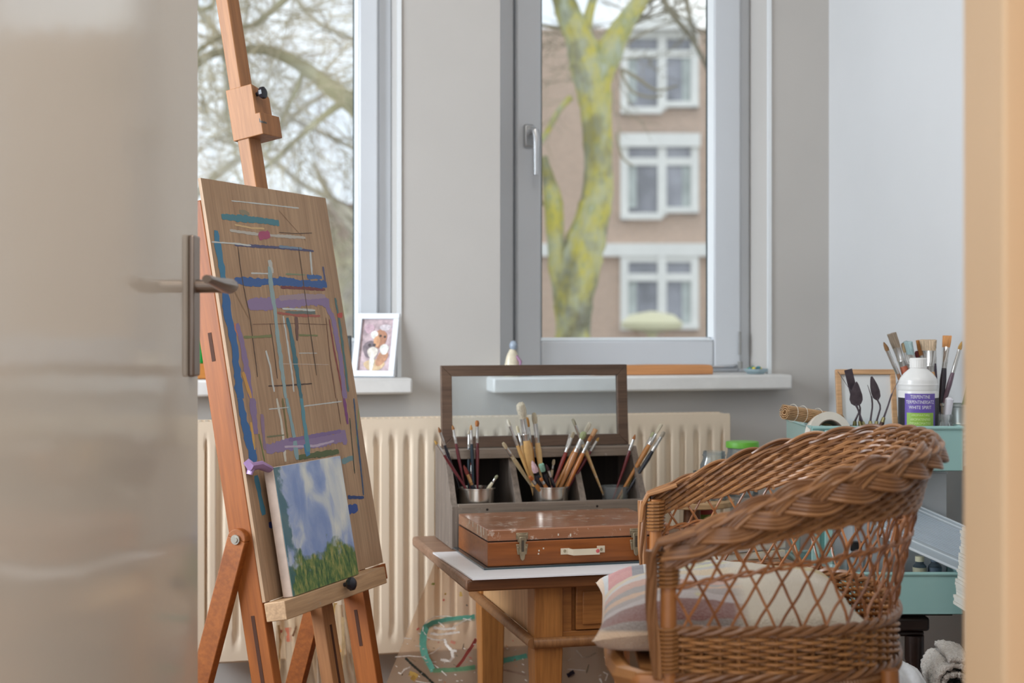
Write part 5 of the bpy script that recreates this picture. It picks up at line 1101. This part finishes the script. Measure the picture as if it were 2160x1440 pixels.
    tag(MB().box(.008, RW_-.008, .008, .083, LZ, .5095).build('drawing_pad', M_('pad_grey', (176, 184, 188), .8, var=.03), None, RK), 'thick grey drawing pad filling the lower tray under the cutting mat', 'pad')
    for px, lab, cc in ((1940, 'small ink bottle with pale cap on the cutting mat, left of the pair', (214, 208, 176)), (1972, 'small dark-labelled ink bottle on the cutting mat, right of the pair', (96, 112, 128))):
        y = .05; c = rk(rx(px, y), y, .5135); r = thing('ink_bottle', lab, 'bottle', c, 'ink bottles on the cutting mat')
        MB().lathe([(0, 0), (.013, 0), (.0135, .018), (.008, .024), (.008, .028), (0, .028)], c, 20).build('bottle_body', glass('ink_glass', (170, 188, 196), milky=.25, milk=(150, 165, 176)), r)
        MB().lathe([(0, 0), (.009, 0), (.009, .010), (0, .011)], c+UP*.0275, 20).build('bottle_cap', M_('cap_%d' % cc[0], cc, .4, var=0), r)
        MB().lathe([(.01375, .004), (.01395, .016)], c, 20, close=True).build('label_band', M_('band_%d' % cc[0], tuple(int(q*.8) for q in cc), .5, var=0), r)
tray_things()
def right_misc():
    # paper stack on a white cabinet beside the rack (its edge shows next to the door jamb)
    o = CF(.868, 2.70, 0); M = Matrix.Translation(o) @ Matrix.Rotation(-TH, 4, 'Z')
    cb = M_('cabinet_white', (206, 202, 196), .5, var=.01); r = thing('white_cabinet', 'narrow white cabinet behind the door jamb carrying the paper stack', 'cabinet', M=M)
    MB().box(.010, .13, .01, .15, 0, .476).build('cabinet_body', cb, r, M, bevel=.002)
    MB().box(.012, .128, .004, .0095, .02, .46).build('cabinet_door', cb, r, M, bevel=.002)
    pm = M_('sheet_paper', (222, 218, 208), .85, var=.03); random.seed(4)
    for i in range(24):
        z = .477+i*.0062; dx = -.014+random.uniform(-.003, .003)+.0006*i; b = MB().box(dx, .118, .012+random.uniform(0, .004), .14, z, z+.0056)
        tag(b.build('paper_pad', pm, None, M, smooth=0), ('off-white paper pad on top of the stack beside the right door jamb' if i == 23 else 'off-white paper pad at the bottom of the stack beside the right door jamb' if i == 0 else 'off-white paper pad inside the tall stack beside the right door jamb'), 'pad', 'paper pads stacked by the door jamb')
    # stool with rolled towels
    c = CF(.745, 2.66, 0); r = thing('low_stool', 'low white stool under the folded towels at the lower right', 'stool', c)
    Mt = Matrix.Translation(c) @ Matrix.Rotation(-TH, 4, 'Z'); MB().box(-.115, .10, -.09, .09, .315, .335).build('seat', cb, r, Mt, bevel=.004)
    for x in (-.095, .08):
        for y in (-.075, .075): MB().box(x-.011, x+.011, y-.011, y+.011, 0, .315).build('leg', cb, r, Mt, bevel=.002)
    tw = None; m, nt, bs, N, L = newmat('terry_cloth'); f = noise(nt, 260, detail=3); L(ramp(nt, f, [(.3, (196, 184, 172)), (.7, (228, 222, 214))]), bs.inputs['Base Color']); bs.inputs['Roughness'].default_value = 1; bs.inputs['Sheen Weight'].default_value = .4; bump(nt, bs, f, 1.0, .006)
    b = MB(); c0 = CF(.79, 2.62, .382)
    def roll(u, v):
        a = 2*math.pi*2.3*u; q = .014+.034*u; w = .0016*math.sin(37*u+11*v)+.0022*random.uniform(-1, 1)
        return c0+(RV*math.cos(a)+UP*math.sin(a)*.88)*(q+w)+(FV*.94+RV*.10)*(.15*v-.02+.0015*math.sin(a*9))
    b.grid(roll, 170, 26); tag(b.build('rolled_towel', m, solid=.009, smooth=80), 'thick cream terry towel rolled up at the lower right corner', 'towel')
    b = MB(); c1 = CF(.690, 2.60, .337)
    def heap(u, v):
        x, y = u*2-1, v*2-1; e = max(0, 1-abs(x)**3)**.5*max(0, 1-abs(y)**3)**.5
        return c1+RV*x*.055+FV*(y*.06+.03)+UP*(e*(.070+.008*math.sin(x*9+y*4))+.0012*random.uniform(-1, 1)-.001)
    b.grid(heap, 36, 36); k = len(b.f); tag(b.build('folded_towel', M_('white_cloth', (216, 218, 220), 1, var=.03, scale=90, bmp=.5), smooth=80), 'flat folded white cloth left of the rolled cream towel', 'towel')
right_misc()
def desk_right():
    # round wooden stand with the jars
    c = PZ(1556, 1075, 3.18); c = Vector((1.150, 3.03, TZ+.0008)); wd = wood('turned_stand', (186, 146, 102), (210, 172, 128), axis=0, rough=.5, scale=16)
    r = thing('banding_wheel', 'round pale wooden stand holding the empty glass jars', 'stand', c)
    MB().lathe([(0, 0), (.05, 0), (.052, .01), (.02, .016), (.018, .07), (.03, .076), (0, .076)], c, 32).build('pedestal', wood('stand_dark', (130, 84, 50), (160, 108, 70), axis=0, rough=.5), r)
    MB().lathe([(0, .076), (.09, .076), (.092, .078), (.092, .088), (.089, .090), (0, .090)], c, 48).build('turntable', wd, r)
    z = c.z+.0905
    def jar(px, Yj, R_, h, name, label, lid=None, neck=.8):
        p = PY(px, 1000, Yj); p.z = z; r = thing(name, label, 'jar', p)
        MB().lathe([(0, 0), (R_*.9, 0), (R_, .004), (R_, h*.72), (R_*neck, h*.84), (R_*neck, h*.9), (R_*(neck+.05), h*.91), (R_*(neck+.05), h*.93), (R_*neck, h*.94), (R_*neck, h), (R_*neck-.002, h), (R_*neck-.002, h*.85), (R_-.002, h*.72), (R_-.002, .005), (0, .004)], p, 36).build('jar_body', JG, r)
        if lid: MB().lathe([(0, h+.004), (R_*neck+.003, h+.003), (R_*neck+.004, h+.001), (R_*neck+.004, h-.010), (R_*neck+.0015, h-.011), (R_*neck+.0015, h+.001), (0, h+.001)], p, 40).build('jar_lid', lid, r)
    jar(1506, 3.0, .030, .105, 'glass_jar', 'empty glass jar without a lid on the round wooden stand')
    jar(1566, 3.045, .0355, .118, 'glass_jar', 'glass jar with a bright green screw lid on the round wooden stand', M_('green_lid', (110, 184, 62), .35, var=.02), .92)
    # jar with a coloured label on the table
    p = Vector((1.212, 3.12, TZ+.0008)); r = thing('labelled_jar', 'glass jar with a green and red label behind the lattice of the armchair', 'jar', p)
    MB().lathe([(0, 0), (.026, 0), (.027, .12), (.024, .128), (.024, .14), (.022, .14), (.022, .126), (.025, .118), (.024, .004), (0, .003)], p, 30).build('jar_body', JG, r)
    MB().lathe([(.0272, .03), (.0272, .075)], p, 30, close=True).build('label_band', M_('label_lime', (156, 196, 96), .5, var=.05), r); MB().lathe([(.0275, .045), (.0275, .06)], p, 30, close=True).build('label_red_band', M_('label_tomato', (196, 84, 70), .5, var=.05), r)
    # loose books on the table right side
    random.seed(3)
    for i, (col, lab) in enumerate((((222, 214, 190), 'cream sketchbook at the bottom of the pile on the table right side'), ((206, 208, 210), 'grey-white sketchbook in the middle of the pile on the table'), ((226, 222, 214), 'white sketchbook on top of the pile on the table'))):
        M = Matrix.Translation((1.165, 2.80, TZ+.0008+i*.0165)) @ Matrix.Rotation(.15+.12*i, 4, 'Z'); r = thing('sketchbook', lab, 'book', M=M, group='sketchbooks piled on the table')
        MB().box(-.075, .075, -.055, .055, 0, .015).build('cover', M_('sketch_%d' % i, col, .7, var=.03), r, M, bevel=.001); MB().box(-.0755, .074, -.0555, .0555, .003, .012).build('pages', M_('paper', (226, 222, 210), .8, var=.03), r, M)
    # ink bottle and lettered jar, seen through the lattice
    p = rk(rx(1806, .045), .045, .5135); r = thing('black_capped_bottle', 'clear bottle with a black cap on the cutting mat, seen through the chair lattice', 'bottle', p)
    MB().lathe([(0, 0), (.018, 0), (.019, .035), (.010, .045), (.009, .052), (0, .052)], p, 24).build('bottle_body', JG, r); MB().lathe([(0, .050), (.0115, .050), (.0115, .068), (0, .069)], p, 24).build('bottle_cap', M_('cap_black', (30, 30, 34), .35, var=0), r)
    p = CF(.548, 2.60, 0); Ms = Matrix.Translation(p) @ Matrix.Rotation(-TH, 4, 'Z')
    r = thing('plant_stand', 'slim dark wooden stand behind the armchair back carrying the lettered jar', 'stand', p); dm = wood('stand_ebony', (36, 22, 16), (56, 36, 26), axis=2, rough=.4)
    MB().lathe([(0, .49), (.045, .49), (.045, .502), (0, .502)], n=32).build('top', dm, r, Ms); MB().lathe([(0, 0), (.06, 0), (.055, .012), (.014, .03), (.012, .49), (0, .49)], n=24).build('column', dm, r, Ms)
    q = p+UP*.5025; r = thing('lettered_jar', 'straight glass jar with dark printed letters behind the chair lattice', 'jar', q, M=None); R_ = .030
    MB().lathe([(0, 0), (R_, 0), (R_, .084), (R_+.001, .087), (R_-.002, .087), (R_-.002, .004), (0, .003)], q, 36).build('jar_body', glass('frost_glass', (226, 236, 234), milky=.3, milk=(206, 218, 216)), r)
    cu = bpy.data.curves.new('t', 'FONT'); cu.body = 'SPIRTTL'; cu.size = 1; ob = bpy.data.objects.new('t', cu); COL.objects.link(ob); me = bpy.data.meshes.new_from_object(ob.evaluated_get(bpy.context.evaluated_depsgraph_get())); bpy.data.objects.remove(ob)
    xs = [v.co.x for v in me.vertices]; w = max(xs); b = MB(); vs = []
    for v in me.vertices:
        a = (v.co.x/w-.5)*.052/R_; vs.append(Ms @ Vector(((R_+.0006)*math.sin(a), -(R_+.0006)*math.cos(a), .5025+.03+v.co.y*.012)))
    b.add(vs, [tuple(f.vertices) for f in me.polygons]); b.build('printed_letters', M_('print_dark', (60, 62, 66), .6, var=0), r, smooth=0)
desk_right()
# ------------------------------------------------------------------ on the window sills
def sills():
    z = .8905
    # photo frame on the left sill
    bl = PZ(742, 795, 3.46); bl.z = z; br = PZ(822, 797, 3.50); br.z = z; tl = PZ(762, 661, 3.545)
    right = (br-bl).normalized(); up = tl-bl; up = (up-right*up.dot(right)*1.0); wd = (br-bl).length; ln = (tl-bl).length
    ax = Vector((0, .30, 1)); ax = (ax-right*ax.dot(right)).normalized(); ax = (ax+right*.17).normalized() if False else ax
    bl = PY(742, 795, 3.475); bl.z = z; right = Vector((.90, -.44, 0)).normalized(); ax = Vector((.17, .29, 1)); ax = (ax-right*ax.dot(right)).normalized(); ax = (ax+right*.0); wd, ln = .106, .157
    M = frame_from(bl, right, ax); r = thing('photo_frame', 'white photo frame with a picture of two cats leaning on the left sill', 'picture', M=M); wm = M_('frame_white', (226, 230, 236), .35, var=.01); t = .014; b = MB()
    b.box(0, wd, 0, t, -.004, .010).box(0, wd, ln-t, ln, -.004, .010).box(0, t, t, ln-t, -.004, .010).box(wd-t, wd, t, ln-t, -.004, .010); b.build('frame', wm, r, M, bevel=.001)
    b = MB(); b.cur = 0; b.box(t, wd-t, t, ln-t, .0, .003); cols = [M_('photo_mauve', (190, 168, 172), .4, var=.18, scale=70)]
    def blob(cx, cy, rx_, ry_, col, zz, rot=0):
        k = 'photo_%d_%d_%d' % col; mt = M_(k, col, .4, var=.12, scale=120)
        if mt not in cols: cols.append(mt)
        b.cur = cols.index(mt); pts = []
        for i in range(18):
            a = 2*math.pi*i/18; x, y = rx_*math.cos(a)*(1+.1*math.sin(3*a)), ry_*math.sin(a); pts.append((t+(wd-2*t)*cx+x*math.cos(rot)-y*math.sin(rot), t+(ln-2*t)*cy+x*math.sin(rot)+y*math.cos(rot), zz))
        b.add(pts, [tuple(range(18))])
    for a in ((.5, .12, .026, .014, (206, 178, 140), .0036), (.72, .25, .012, .022, (186, 136, 104), .0037, -.5), (.33, .42, .018, .022, (120, 106, 112), .0038), (.62, .62, .016, .024, (170, 120, 92), .0039), (.42, .70, .009, .010, (228, 226, 220), .0041), (.52, .57, .008, .014, (200, 150, 110), .0042),
              (.42, .36, .013, .014, (216, 208, 196), .0042), (.78, .42, .011, .013, (226, 226, 218), .0043), (.42, .16, .006, .022, (230, 226, 214), .0044), (.30, .50, .004, .004, (70, 60, 60), .0046), (.45, .50, .004, .004, (70, 60, 60), .0046), (.62, .68, .003, .003, (60, 50, 46), .0046), (.76, .66, .003, .003, (60, 50, 46), .0046), (.75, .84, .014, .008, (206, 196, 200), .0040), (.25, .82, .012, .012, (190, 160, 170), .0040)): blob(*a)
    b.build('photo', cols, r, M, smooth=0)
    b = MB(); b.prism([(wd*.35, .01, -.005), (wd*.65, .01, -.005), (wd*.6, ln*.7, -.005), (wd*.4, ln*.7, -.005)], (0, 0, -.002)); b.build('back_strut', M_('strut_kraft', (196, 170, 130), .7, var=.02), r, M)
    p = PY(742, 795, 3.50); r = thing('dark_frame', 'small dark picture frame mostly hidden behind the white photo frame', 'picture', (p.x-.03, 3.50, z)); MB().box(p.x-.055, p.x+.0, 3.50, 3.512, z, z+.098).build('frame', M_('frame_charcoal', (66, 70, 72), .5, var=.02), r, bevel=.001); MB().box(p.x-.05, p.x-.005, 3.4985, 3.50, z+.006, z+.092).build('print', M_('dark_print', (96, 100, 100), .5, var=.1), r)
    p = PY(413, 795, 3.46); p.z = z; r = thing('green_bottle', 'small bright green glass bottle on the left sill beside the door edge', 'bottle', p)
    p = p+Vector((0, 0, .036)); MB().lathe([(0, 0), (.018, 0), (.019, .006), (.019, .05), (.014, .066), (.007, .078), (.007, .098), (0, .098)], p, 28).build('bottle_body', glass('green_glass', (90, 220, 140), milky=.35, milk=(70, 200, 120)), r)
    MB().lathe([(0, .096), (.009, .096), (.009, .108), (0, .109)], p, 20).build('stopper', M_('stopper_cork', (176, 140, 96), .8), r)
    p = PY(426, 795, 3.46); tag(MB().box(p.x-.035, p.x+.012, 3.435, 3.485, z, z+.0355).build('amber_block', M_('amber_wood', (196, 128, 62), .4, var=.06), bevel=.003), 'small amber wooden block under the green bottle on the left sill', 'block')
    # curved orange wooden board on the right sill
    a = PY(1250, 787, 3.47); c = PY(1500, 786, 3.47); x0, x1 = a.x, c.x; h = .024
    b = MB(); q = [(x0, 3.455, z), (x1, 3.455, z), (x1, 3.455, z+h-.008), (x1-.003, 3.455, z+h-.003), (x1-.009, 3.455, z+h), ((x0+x1)/2, 3.455, z+h+.001), (x0+.009, 3.455, z+h-.001), (x0, 3.455, z+h-.008)]
    b.prism(q, (0, .045, 0)); tag(b.build('wooden_board', wood('board_alder', (196, 134, 84), (216, 156, 104), axis=0, rough=.4, scale=12), bevel=.002), 'long orange wooden board with rounded corner lying on the right sill', 'board')
    # glass dish with coloured beads
    p = PY(1594, 788, 3.46); p.z = z; r = thing('glass_dish', 'small glass dish with yellow and green beads at the right end of the right sill', 'dish', p)
    MB().lathe([(0, 0), (.020, 0), (.030, .008), (.031, .013), (.029, .013), (.019, .003), (0, .003)], p, 30).build('dish_body', glass('dish_glass', (226, 240, 244), milky=.4, milk=(216, 230, 236)), r); random.seed(8)
    cc = [((226, 206, 60), 'bead_yellow'), ((96, 160, 76), 'bead_green'), ((70, 130, 140), 'bead_blue')]
    for i in range(16):
        an = random.uniform(0, 6.28); q = .017*random.random()**.5; col, nm = cc[min(2, i % 4)]; s_ = p+Vector((math.cos(an)*q*1.15, math.sin(an)*q*.9, .0115+.007*(1-q/.017)))
        b = MB(); b.lathe([(0, -.0045), (.0035, -.003), (.005, 0), (.0035, .003), (0, .0045)], s_, 8); tag(b.build('glass_bead', M_(nm, col, .3, var=0)), '%s bead in the glass dish on the right sill' % nm.split('_')[1], 'bead', 'beads in the glass dish')
    # small seated ceramic figurine
    p = PY(1081, 788, 3.455); p.z = z; r = thing('ceramic_figurine', 'small pale ceramic figurine seated at the left end of the right sill', 'figurine', p); s_ = 1.35
    cm = M_('glazed_cream', (214, 204, 180), .25, var=.06, scale=80); b = MB()
    b.lathe([(0, 0), (.016, 0), (.017, .008), (.014, .022), (.011, .036), (.007, .044), (.005, .048), (0, .049)], p, 22, sy=.8); b.v = [tuple(p+(Vector(v)-p)*s_) for v in b.v]; b.build('robe', cm, r)
    b = MB(); b.lathe([(0, 0), (.005, .0015), (.0075, .006), (.0075, .011), (.005, .016), (0, .018)], p+Vector((.002, 0, .046)), 18); b.v = [tuple(p+(Vector(v)-p)*s_) for v in b.v]; b.build('head', M_('glazed_blue', (150, 162, 176), .25, var=.08), r)
    b = MB(); b.tube([p+Vector((.006, -.006, .036)), p+Vector((.012, -.012, .026)), p+Vector((.010, -.015, .014))], [.003, .0028, .002], 8); b.v = [tuple(p+(Vector(v)-p)*s_) for v in b.v]; b.build('arm', M_('glazed_mauve', (150, 110, 140), .3, var=0), r)
    b = MB(); b.lathe([(0, 0), (.008, .001), (.009, .005), (.006, .009), (0, .010)], p+Vector((.026, -.002, 0)), 16); b.lathe([(0, .0), (.003, .001), (0, .003)], p+Vector((.026, -.008, .009)), 8); b.v = [tuple(p+(Vector(v)-p)*s_) for v in b.v]; b.build('small_companion', M_('glazed_grey', (176, 180, 180), .25, var=.1, scale=150), r)
sills()
# ------------------------------------------------------------------ paint-splattered plastic sheets
def sheets():
    sh = glass('splattered_plastic', (248, 236, 222), rough=.25, milky=.42, milk=(228, 196, 166))
    def sheet(name, label, x0t, x1t, x0b, x1b, Y0, Y1, z0, z1, marks, ox, oy, sc, mat, seed):
        random.seed(seed)
        def S_(u, v): return Vector(((x0t+(x1t-x0t)*u)*(1-v)+(x0b+(x1b-x0b)*u)*v, Y0+(Y1-Y0)*v+.010*math.sin(u*13+v*3)+.006*math.sin(u*29-v*6), z0+(z1-z0)*v))
        mats = [mat]; b = MB(); b.grid(S_, 70, 36)
        def onp(px, py):                                             # sight line to the sheet's mean plane
            n = Vector((0, -(z1-z0), (Y1-Y0))); n.normalize(); P0 = Vector((0, Y0, z0)); d = ray(px, py); k = (P0-CAM).dot(n)/d.dot(n); p = CAM+d*k
            v = (p.z-z0)/(z1-z0); xa = x0t*(1-v)+x0b*v; xb = x1t*(1-v)+x1b*v; return (p.x-xa)/(xb-xa), v
        r0 = .0012
        for pts, w, col in marks:
            mt = M_('splatter_%d_%d_%d' % col, col, .4, var=.08, scale=80)
            if mt not in mats: mats.append(mt)
            b.cur = mats.index(mt); P = [Vector(onp(ox+x/sc, oy+y/sc)+(0,)) for x, y in pts]; Q = []
            if len(P) == 1: Q = [P[0], P[0]+Vector((.006, .004, 0))]
            else:
                for i in range(len(P)-1):
                    for j in range(8): Q.append(P[i].lerp(P[i+1], j/8))
                Q.append(P[-1])
            Wp = [S_(q.x, q.y)-Vector((0, .0015, 0)) for q in Q]; hw = w/sc/FP*3.3/2; vs = []
            for i, q in enumerate(Wp):
                T = (Wp[min(i+1, len(Wp)-1)]-Wp[max(i-1, 0)]).normalized(); nn = T.cross(Vector((0, 1, .3))).normalized(); e = hw*(.6+.8*random.random()) if w < 30 else hw*(.9+.2*random.random())
                vs += [q+nn*e, q-nn*e]
            b.add(vs, [(2*i, 2*i+1, 2*i+3, 2*i+2) for i in range(len(Wp)-1)])
        o = b.build(name, mats, None, smooth=80); tag(o, label, 'plastic sheet'); return o
    GR = (96, 164, 142); WD = (244, 234, 222); BK = (40, 44, 36); RD = (176, 84, 76); YE = (206, 168, 90); OR = (196, 132, 84)
    marks = [([(860,690),(740,710),(620,735),(500,760),(430,790),(405,860),(400,960),(420,1060),(490,1190)], 64, GR), ([(490,1190),(640,1180),(760,1160),(860,1140)], 58, (112,158,120)), ([(1130,1100),(1250,1080),(1350,1055)], 60, GR), ([(1380,1060),(1560,1020)], 40, (90,130,112)),
        ([(400,830),(405,780),(450,730),(520,700),(620,695),(720,702),(830,715)], 9, WD), ([(520,735),(570,765),(600,795)], 9, WD), ([(470,850),(540,862),(640,850),(730,828)], 22, WD), ([(500,800),(600,812),(700,800)], 26, WD), ([(860,680),(760,730),(660,800)], 9, WD),
        ([(410,840),(440,885),(490,905),(570,912),(600,900)], 12, WD), ([(600,900),(612,950),(655,995),(700,1000)], 22, WD), ([(660,1000),(668,1060),(640,1095),(560,1085)], 24, WD), ([(150,1065),(270,1050),(400,1060),(500,1020),(565,970)], 9, WD), ([(400,1060),(470,1110),(540,1160),(610,1225)], 8, WD), ([(330,1275),(400,1288),(470,1300)], 10, WD),
        ([(175,1205),(200,1215),(230,1175),(280,1152)], 14, WD), ([(380,850),(355,845)], 12, WD), ([(230,890),(295,895)], 8, WD), ([(395,990),(460,998)], 14, WD), ([(420,1110),(520,1105)], 8, WD), ([(540,1270),(570,1265)], 10, WD), ([(640,1165),(665,1170)], 10, WD), ([(330,960),(380,965)], 8, WD),
        ([(240,1070),(300,1130),(370,1190),(430,1240),(490,1300)], 20, BK), ([(265,1060),(330,1100)], 9, (150,120,90)), ([(870,880),(830,950),(790,1010),(750,1080),(700,1150)], 34, RD), ([(350,800),(360,812)], 30, RD), ([(590,545),(605,555)], 16, RD), ([(650,920),(690,930)], 30, (196,130,110)),
        ([(480,395),(510,400)], 22, (160,180,90)), ([(745,470),(748,510)], 22, YE), ([(605,500),(620,490)], 16, YE), ([(270,1210),(330,1230),(300,1270)], 60, YE), ([(790,580),(800,590)], 14, BK), ([(760,930),(752,980)], 8, (90,80,70)), ([(540,250),(550,255)], 14, OR), ([(1130,1180),(1340,1230)], 18, (150,120,100)),
        ([(1720,1175),(1870,1178)], 6, WD), ([(1720,1240),(1780,1200)], 60, (34,38,66)), ([(1800,1000),(1850,1060),(1900,1050),(1960,1010)], 10, (176,160,140)), ([(1900,1120),(1880,1200)], 12, (150,140,120)), ([(2040,1060),(2080,1070)], 10, WD), ([(2020,1180),(2060,1200),(2040,1260)], 12, WD), ([(1990,1240),(2010,1280)], 14, WD)]
    random.seed(12)
    for i in range(70):
        x, y = random.uniform(150, 2100), random.uniform(900, 1290); a = random.uniform(-1, 1); marks.append(([(x, y), (x+random.uniform(8, 26), y+a*14)], random.choice((5, 7, 9)), random.choice((WD, WD, WD, OR, RD, (110, 100, 80)))))
    tl = PY(930, 1165, 3.28).x; bl = PY(808, 1460, 3.28)
    sheet('splattered_sheet', 'translucent plastic drop sheet with green lines and white paint drips behind the table', tl, 1.22, tl-.11-.10, 1.24, 3.30, 3.262, .50, .0, marks, 800, 1140, 4.32, sh, 2)
    mk = [([(500,1160),(505,1230)], 26, (206,120,90)), ([(570,1370),(575,1400)], 50, (196,84,56)), ([(450,1150),(460,1240),(450,1400)], 12, (196,160,110)), ([(735,1030),(725,1150),(735,1290)], 18, (206,170,110)), ([(770,1100),(775,1250),(760,1400)], 16, (206,176,130)), ([(540,1150),(520,1200)], 9, (150,110,80)), ([(700,1000),(715,1100)], 9, (200,180,150)), ([(455,1180),(470,1190)], 20, (200,110,90)), ([(730,1220),(760,1280)], 26, (214,160,80)), ([(640,1200),(600,1330)], 8, WD)]
    xa = PY(585, 1300, 3.22).x; xb = PY(745, 1300, 3.22).x
    sheet('crumpled_plastic', 'clear plastic sheet with orange paint stains hanging behind the easel legs', xa, xb, xa-.01, xb+.03, 3.24, 3.22, .40, .0, mk, 400, 840, 2.4, glass('stained_clear_plastic', (244, 236, 224), rough=.15, milky=.42, milk=(232, 206, 172)), 6)
sheets()
